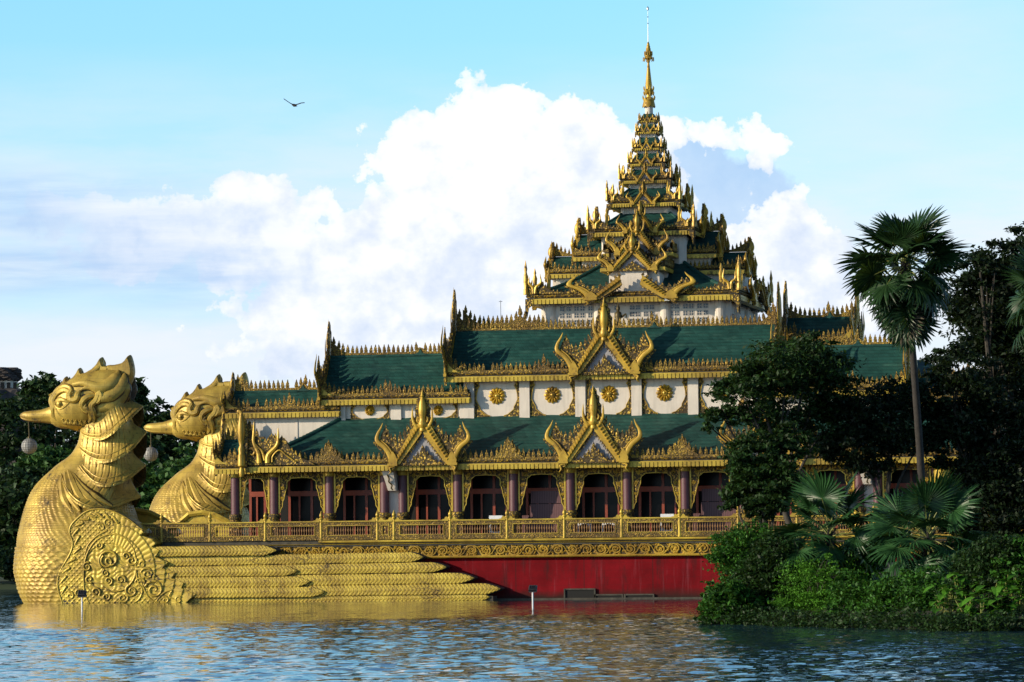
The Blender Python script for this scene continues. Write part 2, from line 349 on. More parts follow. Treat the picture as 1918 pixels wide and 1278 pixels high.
def water_mat():
    m, T, bs = mat('water')
    sx = T.node('ShaderNodeSeparateXYZ', ins={0: T.pos})
    v1 = T.mapping(T.pos, (.55, 1.0, 1), rot=(0, 0, TH))
    w1 = T.noise(v1, 2.4, 3, .6, .3)
    w2 = T.noise(T.mapping(T.pos, (.5, .85, 1), (11, 4, 0), (0, 0, TH + .3)), .75, 3, .6, .2)
    patch = T.noise(T.mapping(T.pos, (.016, .04, 1), rot=(0, 0, TH)), 1.0, 3, .5)
    yy = T.m('SUBTRACT', sx.outputs[1], T.m('MULTIPLY', sx.outputs[0], .217))
    yy = T.m('ADD', yy, T.m('MULTIPLY', T.m('SUBTRACT', patch, .5), 30.0))
    calm = T.ramp(T.m('DIVIDE', T.m('ADD', yy, 110.0), 110.0), [(.14, 0), (.36, 1)])   # sheltered water under the hull
    amp = T.m('SUBTRACT', 1.0, T.m('MULTIPLY', calm, .45))
    gust = T.noise(T.mapping(T.pos, (.05, .02, 1), (3, 9, 0), (0, 0, TH)), 1.0, 5, .65)
    amp = T.m('MULTIPLY', amp, T.ramp(gust, [(.3, .45), (.7, 1.35)]))
    def vn(sc, scale, detail, loc=(0, 0, 0)):
        n = T.node('ShaderNodeTexNoise', ins={'Vector': T.mapping(T.pos, sc, loc, (0, 0, TH)), 'Scale': scale, 'Detail': detail, 'Roughness': .6})
        return T.node('ShaderNodeVectorMath', operation='SUBTRACT', ins={0: n.outputs[1], 1: (.5, .5, .5)}).outputs[0]
    va = T.node('ShaderNodeVectorMath', operation='MULTIPLY', ins={0: vn((.6, 1, 1), 4.5, 2), 1: (.48, .62, 0)}).outputs[0]
    vb = T.node('ShaderNodeVectorMath', operation='MULTIPLY', ins={0: vn((.35, .12, 1), .8, 3, (5, 2, 0)), 1: (.10, .16, 0)}).outputs[0]
    vs_ = T.node('ShaderNodeVectorMath', operation='ADD', ins={0: va, 1: vb}).outputs[0]
    vs_ = T.node('ShaderNodeVectorMath', operation='SCALE', ins={0: vs_}); T.set(vs_, 'Scale', amp)
    vn_ = T.node('ShaderNodeVectorMath', operation='ADD', ins={0: vs_.outputs[0], 1: (0, 0, 1)}).outputs[0]
    vn_ = T.node('ShaderNodeVectorMath', operation='NORMALIZE', ins={0: vn_}).outputs[0]
    T.set(bs, 'Normal', vn_)
    T.set(bs, 'Base Color', (.012, .040, .065, 1)); bs.inputs['Roughness'].default_value = .04
    bs.inputs['IOR'].default_value = 1.333
water_mat()

# ------------------------------------------------------------------ helpers
COL = sc.collection
class MB:
    def __init__(s): s.v = []; s.f = []; s.m = []; s.mi = 0
    def add(s, vs, fs, mi=None):
        o = len(s.v); s.v.extend([tuple(map(float, p)) for p in vs]); s.f.extend([tuple(i + o for i in f) for f in fs])
        s.m.extend([s.mi if mi is None else mi] * len(fs)); return s
    def box(s, x0, x1, y0, y1, z0, z1, mi=None):
        return s.add([(x0, y0, z0), (x1, y0, z0), (x1, y1, z0), (x0, y1, z0), (x0, y0, z1), (x1, y0, z1), (x1, y1, z1), (x0, y1, z1)],
                     [(3, 2, 1, 0), (4, 5, 6, 7), (0, 1, 5, 4), (1, 2, 6, 5), (2, 3, 7, 6), (3, 0, 4, 7)], mi)
    def prism(s, pts, y0, y1, mi=None):            # outline in XZ, extruded along Y
        n = len(pts); A = sum(pts[i][0] * pts[(i + 1) % n][1] - pts[(i + 1) % n][0] * pts[i][1] for i in range(n))
        if A < 0: pts = pts[::-1]
        vs = [(x, y0, z) for x, z in pts] + [(x, y1, z) for x, z in pts]
        fs = [tuple(range(n)), tuple(range(2 * n - 1, n - 1, -1))] + [(i, i + n, (i + 1) % n + n, (i + 1) % n) for i in range(n)]
        return s.add(vs, fs, mi)
    def profx(s, prof, x0, x1, mi=None):           # outline in YZ, extruded along X
        n = len(prof)
        vs = [(x0, y, z) for y, z in prof] + [(x1, y, z) for y, z in prof]
        fs = [tuple(range(n)), tuple(range(2 * n - 1, n - 1, -1))] + [(i, i + n, (i + 1) % n + n, (i + 1) % n) for i in range(n)]
        return s.add(vs, fs, mi)
    def tube(s, pts, rad, n=7, mi=None, fy=1.0):   # swept round section, fy flattens it in Y
        pts = [Vector(p) for p in pts]
        if not hasattr(rad, '__len__'): rad = [rad] * len(pts)
        rings = []
        for i, p in enumerate(pts):
            t = (pts[min(i + 1, len(pts) - 1)] - pts[max(i - 1, 0)])
            t = t.normalized() if t.length > 1e-9 else Vector((0, 0, 1))
            a = Vector((0, 1, 0)) if abs(t.y) < .9 else Vector((1, 0, 0))
            b = t.cross(a).normalized(); a = b.cross(t).normalized()
            rings.append([p + (a * math.cos(q) * fy + b * math.sin(q)) * rad[i] for q in [2 * math.pi * k / n for k in range(n)]])
        vs = [q for r in rings for q in r]; fs = []
        for i in range(len(rings) - 1):
            for k in range(n): fs.append((i * n + k, i * n + (k + 1) % n, (i + 1) * n + (k + 1) % n, (i + 1) * n + k))
        fs.append(tuple(range(n))[::-1]); fs.append(tuple((len(rings) - 1) * n + k for k in range(n)))
        return s.add(vs, fs, mi)
    def lathe(s, prof, c=(0, 0, 0), n=12, mi=None, fy=1.0):
        vs = []; fs = []
        for r, z in prof:
            for k in range(n):
                q = 2 * math.pi * k / n; vs.append((c[0] + r * math.cos(q), c[1] + r * math.sin(q) * fy, c[2] + z))
        for i in range(len(prof) - 1):
            for k in range(n): fs.append((i * n + k, i * n + (k + 1) % n, (i + 1) * n + (k + 1) % n, (i + 1) * n + k))
        fs.append(tuple(range(n))[::-1]); fs.append(tuple((len(prof) - 1) * n + k for k in range(n)))
        return s.add(vs, fs, mi)
    def grid(s, P, mi=None, wrap=False):           # P: array [nv][nu] of points
        nv, nu = len(P), len(P[0]); vs = [p for r in P for p in r]; fs = []
        for j in range(nv - 1):
            for i in range(nu if wrap else nu - 1):
                i2 = (i + 1) % nu; fs.append((j * nu + i, j * nu + i2, (j + 1) * nu + i2, (j + 1) * nu + i))
        return s.add(vs, fs, mi)
    def merge(s, o, M=None, mi=None):
        off = len(s.v)
        s.v.extend([tuple(M @ Vector(p)) for p in o.v] if M is not None else o.v)
        s.f.extend([tuple(i + off for i in f) for f in o.f]); s.m.extend(o.m if mi is None else [mi] * len(o.f)); return s
    def mesh(s, name, mats, smooth=False):
        me = bpy.data.meshes.new(name); me.from_pydata(s.v, [], s.f)
        for m in (mats if isinstance(mats, (list, tuple)) else [mats]): me.materials.append(MATS[m])
        me.polygons.foreach_set('material_index', s.m)
        me.polygons.foreach_set('use_smooth', [smooth] * len(s.f)); me.update()
        if smooth:
            try: me.set_sharp_from_angle(angle=math.radians(40))
            except Exception: pass
        return me
    def build(s, name, mats, parent=None, smooth=False, loc=None):
        return put(name, s.mesh(name, mats, smooth), parent, loc)
def put(name, me, parent=None, loc=None, rot=None, scale=None, world=True):
    """link a mesh written in world coordinates (or, with world=False, in the parent's)"""
    o = bpy.data.objects.new(name, me); COL.objects.link(o)
    if parent is not None:
        o.parent = parent
        if world:
            w = Vector((0, 0, 0)); q = parent
            while q is not None: w = w + q.location; q = q.parent
            o.location = -w
            if loc is not None: o.location = Vector(loc) - w
        elif loc is not None: o.location = loc
    elif loc is not None: o.location = loc
    if rot is not None: o.rotation_euler = rot
    if scale is not None: o.scale = scale
    return o
def tag(o, label=None, cat=None, group=None, kind=None):
    if label: o['label'] = label
    if cat: o['category'] = cat
    if group: o['group'] = group
    if kind: o['kind'] = kind
    return o
def empty(name, loc, label=None, cat=None, group=None, parent=None):
    o = bpy.data.objects.new(name, None); COL.objects.link(o)
    o.location = loc; o.empty_display_size = .5
    if parent is not None:
        w = Vector((0, 0, 0)); q = parent
        while q is not None: w = w + q.location; q = q.parent
        o.location = Vector(loc) - w; o.parent = parent
    return tag(o, label, cat, group)
def copy_tree(o, parent=None):
    c = o.copy(); COL.objects.link(c)
    if parent is not None: c.parent = parent
    for ch in [x for x in bpy.data.objects if x.parent == o]: copy_tree(ch, c)
    return c
def arr_mesh(name, V, Fq, mats, midx=None):        # numpy quads
    me = bpy.data.meshes.new(name); k = Fq.shape[1]
    me.vertices.add(len(V)); me.vertices.foreach_set('co', V.astype(np.float32).ravel())
    me.loops.add(Fq.size); me.loops.foreach_set('vertex_index', Fq.astype(np.int32).ravel())
    me.polygons.add(len(Fq)); me.polygons.foreach_set('loop_start', (np.arange(len(Fq)) * k).astype(np.int32))
    me.polygons.foreach_set('loop_total', np.full(len(Fq), k, np.int32))
    for m in mats: me.materials.append(MATS[m])
    if midx is not None: me.polygons.foreach_set('material_index', midx.astype(np.int32))
    me.update(calc_edges=True); me.validate(); return me
def lerp(a, b, t): return a + (b - a) * t
def interp(xs, ys, x): return float(np.interp(x, xs, ys))
def smooth_path(pts, n=8):                         # Catmull-Rom through the points
    P = [Vector(p) for p in pts]; P = [P[0] * 2 - P[1]] + P + [P[-1] * 2 - P[-2]]; out = []
    for i in range(1, len(P) - 2):
        for k in range(n):
            t = k / n; a, b, c, d = P[i - 1], P[i], P[i + 1], P[i + 2]
            out.append(.5 * ((2 * b) + (c - a) * t + (2 * a - 5 * b + 4 * c - d) * t * t + (3 * b - a - 3 * c + d) * t ** 3))
    out.append(P[-2]); return out
def rads(rs, n=8):
    out = []
    for i in range(len(rs) - 1):
        for k in range(n): out.append(lerp(rs[i], rs[i + 1], k / n))
    return out + [rs[-1]]

# ------------------------------------------------------------------ the palace on its barge
AX, AY = 6.3, 14.3                    # tower axis
palace = empty('palace', (AX, AY, 0), 'gilded barge shaped palace with green tiled roofs, red hull and tall tiered spire', 'palace')
def place(name, me, parent, wloc, rz=0.0, scale=(1, 1, 1)):
    w = Vector((0, 0, 0)); q = parent
    while q is not None: w = w + q.location; q = q.parent
    return put(name, me, parent, Vector(wloc) - w, (0, 0, rz), scale, world=False)
Zp = lambda px, py, Y: PX(px, py, Y)[1]
Xp = lambda px, py, Y: PX(px, py, Y)[0]

# --- ornament pieces
TOOTH = [(-.05, 0), (-.13, .07), (-.14, .19), (-.10, .25), (-.11, .32), (-.05, .40), (-.035, .47), (0, .56), (.035, .47), (.05, .40), (.11, .32), (.10, .25), (.14, .19), (.13, .07), (.05, 0)]
def tooth(mb, x, y, z, h=.56, w=1.0, lean=0.0, mi=None, t=.05, axis='x'):
    k = h / .56
    pts = [(px_ * w * k * .82, pz * k) for px_, pz in TOOTH]
    o = MB(); o.prism(pts, -t, t)
    o.add([(0, -t * 1.8, h * .2), (-.06 * k, -t, h * .3), (0, -t, h * .55), (.06 * k, -t, h * .3), (0, -t, h * .08)], [(0, 1, 2), (0, 2, 3), (0, 3, 4), (0, 4, 1)])
    M = Matrix.Translation((x, y, z)) @ (Matrix.Rotation(math.pi / 2, 4, 'Z') if axis == 'y' else Matrix()) @ Matrix.Rotation(lean, 4, 'Y')
    mb.merge(o, M, mi)
def crest(mb, x0, x1, y, z, pitch=.30, h=.56, rise0=0.0, rise1=0.0, peak=None, pw=.9, ph=.45, row2=None, band=.10, lean=0.0):
    """row of flame leaves on a band; ends sweep up, a peak in the middle"""
    rng = random.Random(int(abs(x0 * 37 + z * 11)))
    def zz(x):
        q = z
        if rise0: q += rise0 * max(0, 1 - (x - x0) / 1.3) ** 2
        if rise1: q += rise1 * max(0, 1 - (x1 - x) / 1.3) ** 2
        if peak is not None: q += ph * max(0, 1 - abs(x - peak) / pw) ** 1.5
        return q
    n = max(2, int((x1 - x0) / pitch)); st = (x1 - x0) / n
    for i in range(n):
        x = x0 + (i + .5) * st
        if rng.random() < .025: continue
        hh = h * (1.25 if peak is not None and abs(x - peak) < pw * .3 else 1.0) * rng.uniform(.92, 1.06)
        tooth(mb, x + rng.uniform(-.01, .01), y, zz(x), hh, lean=rng.gauss(0, .06) + lean)
    m = max(8, int((x1 - x0) / .15)); xs = [lerp(x0 - .02, x1 + .02, i / m) for i in range(m + 1)]
    mb.grid([[(x, y - .09, zz(x) + .04) for x in xs], [(x, y - .09, z - band) for x in xs]])
    mb.grid([[(x, y + .09, zz(x) + .04) for x in xs], [(x, y - .09, zz(x) + .04) for x in xs]])
    mb.grid([[(x, y + .09, z - band) for x in xs], [(x, y + .09, zz(x) + .04) for x in xs]])
def gutter(mb, x0, x1, y, z, fas=.30, up=.34, dent=.26, back=.8):
    """eaves cornice: fascia with tabs, dark groove, rounded moulding. mi 0 gold, 1 carved, 2 dark"""
    mb.profx([(y, z), (y, z + fas), (y + back, z + fas), (y + back, z)], x0, x1, 0)
    mb.profx([(y + .12, z + fas), (y + .12, z + fas + .08), (y + back, z + fas + .08), (y + back, z + fas)], x0 + .06, x1 - .06, 2)
    a = z + fas + .08; u = up - .08
    mb.profx([(y + .06, a), (y - .02, a + u * .35), (y + .03, a + u * .6), (y + .14, a + u * .8), (y + .10, a + u), (y + back, a + u), (y + back, a)], x0 + .02, x1 - .02, 1)
    n = int((x1 - x0) / dent); st = (x1 - x0) / max(1, n)
    for i in range(n):
        xa = x0 + i * st
        mb.box(xa + .03, xa + st - .04, y - .045, y, z - .05, z + fas * .8, 0)
def horn(mb, pts, rs, mi=0, fy=.8, n=8):
    mb.tube(smooth_path(pts, 6), rads(rs, 6), n, mi, fy)

def make_gable(finial=True, roof=True, fill=True, low=False):
    """front gable ornament, units of 1/222 m; x = 0 the axis, z = 0 the cornice's foot, front towards -Y
       materials: 0 gold, 1 carved, 2 grey wall, 3 roof, 4 grime"""
    s = 1 / 222.0; mb = MB()
    for sg in (-1, 1):
        q = lambda pts: [(sg * a * s, b * s) for a, b in pts]
        # carved field between the bargeboard and the horn
        if low: mb.prism(q(([(50, 640), (105, 650)] if finial else [(115, 600)]) + [(150, 580), (200, 490), (260, 405), (320, 350), (390, 318), (455, 318), (515, 350), (560, 430), (585, 540),
                    (600, 500), (625, 420), (560, 335), (500, 262), (455, 95), (400, 95), (330, 200), (200, 390), (118, 530)]), .02, .16, 1)
        else: mb.prism(q([(50, 640), (110, 655), (150, 600), (200, 520), (260, 440), (320, 400), (390, 372), (450, 372), (505, 400), (535, 470), (560, 570),
                    (590, 520), (625, 420), (560, 335), (500, 262), (455, 95), (400, 95), (330, 200), (200, 390), (90, 570)]), .02, .16, 1)
        # flame leaves along its upper edge
        for x, z, h, ln in ((120, 640 if finial else 600, 90, -.25), (160, 590, 95, -.3), (205, 515, 95, -.3), (255, 440, 110, -.2), (330, 385, 115, 0), (405, 365, 110, .05), (470, 375, 105, .15), (515, 410, 120, .15), (545, 480, 120, .12)):
            tooth(mb, sg * x * s, .09, (z - (48 if low and x > 150 else 0)) * s, h * s * (.9 if low else 1.35), 1.0, sg * -ln * .6, 1, .045)
        # bargeboard with its twisted rope
        mb.prism(q([(95, 399), (125, 606), (425, 100), (340, 70)] if not finial else [(12, 520), (60, 640), (105, 640), (425, 100), (340, 70), (20, 500)]), -.10, .12, 0)
        mb.prism(q([(8, 500), (22, 512), (342, 76), (312, 60)] if finial else [(100, 378), (116, 388), (342, 76), (312, 60)]), -.04, .10, 1)
        for k in range(11):
            t = (k + .5) / 11; x = lerp(62, 372, t); z = lerp(590, 120, t)
            if not finial and k < 2: continue
            a, b = (x - 22) * s, (z + 6) * s
            mb.tube([(sg * (x - 30) * s, -.12, (z + 22) * s), (sg * x * s, -.17, z * s), (sg * (x + 30) * s, -.12, (z + 30) * s)], [.05, .11, .05], 6, 0, .8)
        for k in range(13):
            t = (k + .5) / 13; x = lerp(6, 312, t); z = lerp(470, 55, t)
            if not finial and k < 4: continue
            mb.prism([(sg * (x - 2) * s, (z - 22) * s), (sg * (x + 22) * s, (z + 4) * s), (sg * (x + 4) * s, (z + 34) * s)], -.02, .06, 1)
        # the upswept horn
        horn(mb, [(sg * 432 * s, -.05, 60 * s), (sg * 470 * s, -.06, 200 * s), (sg * 545 * s, -.06, 318 * s), (sg * 650 * s, -.06, 408 * s), (sg * 648 * s, -.05, 500 * s), (sg * 600 * s, -.05, 590 * s), (sg * 572 * s, -.05, 662 * s)],
             [.18, .18, .165, .155, .105, .06, .012])
        horn(mb, [(sg * 398 * s, -.07, 90 * s), (sg * 430 * s, -.08, 215 * s), (sg * 500 * s, -.08, 330 * s), (sg * 600 * s, -.05, 420 * s)], [.07, .07, .06, .02])
        for k in range(9):
            t = k / 8; x = lerp(500, 690, t) ; z = lerp(120, 380, t ** .8)
            mb.prism([(sg * (x - 18) * s, (z + 18) * s), (sg * (x + 14) * s, (z - 16) * s), (sg * (x + 26) * s, (z + 26) * s)], -.01, .08, 1)
        # foot leaf and pendant
        mb.prism(q([(372, 78), (358, 130), (385, 205), (425, 262), (462, 205), (492, 130), (478, 78)]), -.20, -.02, 0)
        mb.box(*(sorted((sg * 360 * s, sg * 500 * s))), -.24, .1, 58 * s, 92 * s, 0)
        mb.prism(q([(368, 60), (496, 60), (478, 10), (470, -45), (446, -30), (430, 5), (400, 20)]), -.14, .06, 1)
        horn(mb, [(sg * 400 * s, -.16, 50 * s), (sg * 470 * s, -.18, 30 * s), (sg * 455 * s, -.18, -20 * s), (sg * 492 * s, -.14, -62 * s)], [.04, .06, .05, .01])
    if fill:
        mb.prism([(-335 * s, 62 * s), (335 * s, 62 * s), (0, 540 * s)], .14, .22, 2)
        mb.prism([(x * s, z * s) for x, z in ((-290, 60), (-285, 95), (-200, 100), (-170, 130), (-120, 140), (-110, 195), (-75, 215), (-50, 190), (-36, 260), (0, 350), (36, 260), (50, 190), (75, 215), (110, 195), (120, 140), (170, 130), (200, 100), (285, 95), (290, 60))], -.06, .05, 1)
        for x, z in ((-240, 85), (-190, 110), (-130, 160), (-70, 215), (0, 300), (70, 215), (130, 160), (190, 110), (240, 85)):
            tooth(mb, x * s, -.02, z * s - .1, .32, 1, 0, 1, .05)
    if finial:
        mb.prism([(x * s, z * s) for x, z in ((-40, 540), (-90, 640), (-112, 700), (-105, 800), (-112, 860), (-82, 900), (-85, 980), (-50, 1010), (-45, 1070), (0, 1120), (45, 1070), (50, 1010), (85, 980), (82, 900), (112, 860), (105, 800), (112, 700), (90, 640), (40, 540))], .0, .12, 1)
        mb.lathe([(r * s, z * s) for r, z in ((42, 535), (46, 560), (40, 580), (58, 610), (60, 650), (44, 690), (42, 720), (56, 780), (58, 850), (48, 930), (30, 985), (20, 1010), (28, 1030), (18, 1055), (8, 1090), (1, 1150))], (0, -.05, 0), 12, 0)
        for sg in (-1, 1):
            horn(mb, [(sg * 50 * s, -.05, 560 * s), (sg * 105 * s, -.08, 625 * s), (sg * 138 * s, -.08, 700 * s), (sg * 142 * s, -.08, 790 * s), (sg * 140 * s, -.08, 880 * s)], [.09, .10, .08, .06, .01])
            horn(mb, [(sg * 30 * s, -.1, 640 * s), (sg * 75 * s, -.12, 680 * s), (sg * 70 * s, -.12, 740 * s)], [.05, .05, .01])
    if roof:
        for sg in (-1, 1):
            o = .25
            vs = [(sg * 350 * s, .14, 62 * s), (0, .14, 560 * s), (0, 2.6, 560 * s), (sg * 350 * s, 2.6, 62 * s)]
            vs += [(x + sg * .12, y, z + .07) for x, y, z in vs]
            mb.add(vs, [(0, 1, 2, 3), (7, 6, 5, 4), (0, 4, 5, 1), (3, 2, 6, 7), (0, 3, 7, 4)], 3)
    return mb
GMATS = ['gold', 'gold_carved', 'grey_wall', 'roof_green', 'grimy_concrete_and_shade']
gable_me = make_gable().mesh('gable', GMATS, True)
gable_tower_me = make_gable(True, True, True, True).mesh('gable_tower', GMATS, True)
gable_open_me = make_gable(False, False, False, True).mesh('gable_open', GMATS, True)
gable_end_me = make_gable(True, False, True).mesh('gable_end', GMATS, True)

def long_roof(name, x0, x1, yg, zg, yr, zr, over=.0, parent=palace, gparts=1.0, back_y=None, peakf=.4, crest_rise=.6, left_gable=True, right_gable=True, gs=(1.15, 1.2), e0=True, e1=True, tooth_h=.56):
    """a gabled roof whose ridge runs along X. yg,zg front and foot of the cornice; yr,zr ridge"""
    r = empty(name, (lerp(x0, x1, .5), yr, zg), parent=parent)
    zt = zg + .64
    mb = MB(); yb = 2 * yr - yg if back_y is None else back_y
    n = 14
    for sgn, ye in ((1, yg), (-1, yb)):
        rows = []
        for j in range(7):
            t = j / 6; y = lerp(ye + sgn * .25, yr, t); z = lerp(zt - .05, zr, t) - .18 * math.sin(math.pi * t)
            rows.append([(lerp(x0 + .1, x1 - .1, i / n), y, z + .05 * math.sin(i * 1.7 + j)*.3) for i in range(n + 1)])
        mb.grid(rows)
    # ridge tiles with a small green peak
    pk = lerp(x0, x1, .62)
    mb.tube([(x0 + .1, yr, zr), (x1 - .1, yr, zr)], .10, 8)
    mb.prism([(pk - .45, zr), (pk - .12, zr + .18), (pk, zr + .42), (pk + .12, zr + .18), (pk + .45, zr)], yr - .14, yr + .05)
    mb.build('roof', 'roof_green', r)
    g = MB(); gutter(g, x0, x1, yg, zg); gb = MB(); gb.box(x0, x1, yb - .3, yb, zg, zg + .6, 0); gb.build('cornice', 'gold_rail', r)
    # corners sweep up at each end
    for xa, sg, on in ((x0, 1, e0), (x1, -1, e1)):
        if on: g.prism([(xa, zt - .04), (xa + sg * .95, zt - .04), (xa + sg * .5, zt + .1), (xa + sg * .2, zt + .38), (xa, zt + .75)], yg - .02, yg + .2, 0)
    g.build('cornice', ['gold_rail', 'gold_carved', 'grimy_concrete_and_shade'], r)
    c = MB(); crest(c, x0 + .15, x1 - .15, yg + .12, zt, .30, tooth_h, crest_rise * .7 if e0 else 0, crest_rise * .7 if e1 else 0, lerp(x0, x1, peakf), .7, .34)
    c.build('eaves_crest', 'gold_crest', r)
    c = MB(); crest(c, x0 + .2, x1 - .2, yr, zr + .18, .30, tooth_h, crest_rise if e0 else 0, crest_rise if e1 else 0, pk, .5, .34)
    c.build('ridge_crest', 'gold_crest', r)
    for xa, rz, on in ((x0, -math.pi / 2, left_gable), (x1, math.pi / 2, right_gable)):
        if on: place('gable', gable_end_me, r, (xa, yr, zg), rz, (gs[0], .55, gs[1]))
    return r

# --- hull, deck, cornice of scrolls
hull = MB()
hull.box(-18.0, 46, .35, 28.3, -1.5, 2.70)
hull.box(-30.5, -18.0, .36, 5.4, -1.5, 2.70); hull.box(-30.5, -18.0, 23.2, 28.29, -1.5, 2.70)
hull.build('hull', 'hull_red', palace)
# openings and ledge at the water line
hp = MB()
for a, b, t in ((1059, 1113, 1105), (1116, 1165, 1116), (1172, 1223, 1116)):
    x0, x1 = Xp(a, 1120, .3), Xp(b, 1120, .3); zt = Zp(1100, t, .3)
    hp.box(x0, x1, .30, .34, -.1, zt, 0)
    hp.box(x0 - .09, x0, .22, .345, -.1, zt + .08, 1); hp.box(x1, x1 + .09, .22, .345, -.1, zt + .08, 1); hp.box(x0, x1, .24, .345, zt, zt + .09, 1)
hp.build('hull_vent', ['dark_interior', 'grimy_concrete_and_shade'], palace)
hl = MB(); hl.box(-30, 46, .12, .349, -.5, .10); hl.build('hull_ledge', 'grimy_concrete_and_shade', palace)
dk = MB()
dk.box(-18.0, 46, .05, 28.4, 3.45, 3.86); dk.box(-26.0, -18.0, .06, 5.6, 3.44, 3.85); dk.box(-26.0, -18.0, 23.0, 28.3, 3.44, 3.85)
dk.build('deck', 'grimy_concrete_and_shade', palace)
tr = MB(); rng = random.Random(3)
tr.profx([(-.10, 3.68), (-.13, 3.74), (-.10, 3.82), (.05, 3.82), (.05, 3.68)], -12.6, 46)
tr.profx([(-.02, 3.56), (-.04, 3.60), (.05, 3.60), (.05, 3.56)], -24.5, 46)
tr.build('deck_moulding', 'gold_rail', palace)
fb = MB(); fb.box(-26, 46, .16, .36, 2.70, 3.46, 1)
fb.profx([(.02, 2.66), (-.02, 2.72), (.02, 2.80), (.16, 2.80), (.16, 2.66)], -24, 46, 0)
x = -17.0; k = 0
while x < 24:
    up = 1 if k % 2 == 0 else -1; cx = x + .45; cz_ = 3.12
    pts = []; rr = []
    for i in range(26):                                   # spiral
        t = i / 25; a = -math.pi * .95 + t * math.pi * 3.6; rad = .33 * (1 - .82 * t)
        pts.append((cx + rad * math.cos(a) * 1.1, .11, cz_ + up * rad * math.sin(a))); rr.append(.055 * (1 - .4 * t))
    fb.tube(pts, rr, 5, 0)
    fb.tube([(cx - .40, .10, cz_ - up * .05), (cx - .2, .09, cz_ - up * .33), (cx + .12, .09, cz_ - up * .36), (cx + .40, .10, cz_ - up * .18), (cx + .56, .1, cz_ + up * .1)], [.03, .045, .045, .04, .02], 5, 0)
    for j in range(26):                                   # leaves
        a = rng.uniform(0, 6.28); d = rng.uniform(.05, .42)
        lx, lz = cx + d * math.cos(a) * 1.15, max(2.86, min(3.40, cz_ + d * math.sin(a)))
        w_, h_ = rng.uniform(.05, .10), rng.uniform(.06, .13); an = rng.uniform(0, 3.14); ca, sa = math.cos(an), math.sin(an)
        vs = [(lx + ca * w_, .12, lz + sa * w_), (lx - sa * h_, .12, lz + ca * h_), (lx - ca * w_, .12, lz - sa * w_), (lx + sa * h_, .12, lz - ca * h_), (lx, .06, lz)]
        fb.add(vs, [(0, 1, 4), (1, 2, 4), (2, 3, 4), (3, 0, 4)], 0)
    x += .92; k += 1
fb.build('scroll_frieze', ['gold', 'gold_carved'], palace)

# --- balustrade
POSTS = [Xp(303, 990, 0), -19.74, -16.09, -12.43, -8.77, -7.70, -4.07, -.42, 3.23, 6.86, 10.51, 14.17, 17.83, 21.48, 22.58, 26.2, 29.9, 33.5]
pm = MB()
pm.lathe([(.13, 0), (.13, .08), (.105, .10), (.105, 1.30), (.14, 1.34), (.14, 1.40), (.085, 1.44), (.11, 1.50), (.13, 1.56), (.10, 1.66), (.04, 1.76), (.02, 1.85)], (0, 0, 0), 12)
for sg in (-1, 1):
    pm.prism([(sg * a, b) for a, b in ((.10, 1.20), (.58, 1.20), (.50, 1.25), (.36, 1.27), (.33, 1.36), (.24, 1.42), (.16, 1.36), (.10, 1.40))], -.06, .06)
post_me = pm.mesh('baluster_post', 'gold_rail', True)
for X in POSTS: place('baluster_post', post_me, palace, (X, -.02, 3.84))
def rail_panel(x0, x1):
    L = x1 - x0; r = MB(); z0, z1 = 3.86, 5.06; a, b = 4.17, 4.74; ins = min(.32, L * .28)
    r.box(x0, x1, -.09, .09, b, z1 - .08, 1); r.box(x0, x1, -.09, .09, z0, a, 1)
    r.box(x0, x0 + ins, -.09, .09, a, b, 1); r.box(x1 - ins, x1, -.09, .09, a, b, 1)
    r.box(x0, x1, -.15, .15, z1 - .08, z1, 0); r.box(x0 + ins - .04, x1 - ins + .04, -.12, -.088, a - .04, a, 0); r.box(x0 + ins - .04, x1 - ins + .04, -.12, -.088, b, b + .04, 0)
    r.box(x0 + ins - .04, x0 + ins, -.12, -.088, a, b, 0); r.box(x1 - ins, x1 - ins + .04, -.12, -.088, a, b, 0)
    p = empty('railing', ((x0 + x1) / 2, 0, z0), parent=palace)
    r.build('rail_frame', ['gold_rail', 'gold_fine'], p)
    n = max(2, int(round((L - 2 * ins) / .155))); st = (L - 2 * ins) / n; q = MB()
    for i in range(n):
        q.lathe([(.045, 0), (.045, .05), (.02, .08), (.022, .18), (.05, .28), (.05, .33), (.022, .42), (.02, .5), (.045, .53), (.045, .57)], (x0 + ins + (i + .5) * st, 0, a), 6)
    q.build('balusters', 'baluster_brown', p, True)
for i in range(len(POSTS) - 1): rail_panel(POSTS[i] + .09, POSTS[i + 1] - .09)
rail_panel(POSTS[0] - 2.6, POSTS[0] - .09)

# --- columns, arches, doors of the veranda
COLS = [Xp(441, 930, 2), -16.06, -12.40, -8.80, -7.60, -4.03, -.41, 3.24, 6.87, 10.54, 14.2, 17.85, 21.45, 22.6, 26.2, 29.9]
ZE = 8.24                              # foot of the veranda cornice
cm = MB()
cm.lathe([(.38, -.15), (.38, 0), (.34, .04), (.38, .12), (.42, .24), (.40, .36), (.33, .42)], (0, 0, 5.15 - 3.86), 16, 1)
cm.box(-.36, .36, -.36, .36, 0, 1.20, 1)
cm.lathe([(.285, 1.70), (.285, 4.06)], (0, 0, 0), 18, 0)
cm.lathe([(.29, 4.05), (.33, 4.07), (.35, 4.12), (.35, 4.36), (.33, 4.40)], (0, 0, 0), 16, 2)
col_me = cm.mesh('column', ['maroon', 'gold_carved', 'gold_rail'], True)
for X in COLS: place('column', col_me, palace, (X, 2.0, 3.86))
bc = MB(); bc.lathe([(.52, 0), (.52, 3.9), (.46, 3.95), (.60, 4.05), (.60, 4.38)], (0, 0, 0), 20); 
bcx = Xp(1764, 900, 1.6); place('column', bc.mesh('broad_column', 'gold_rail', True), palace, (bcx, 1.6, 3.86))
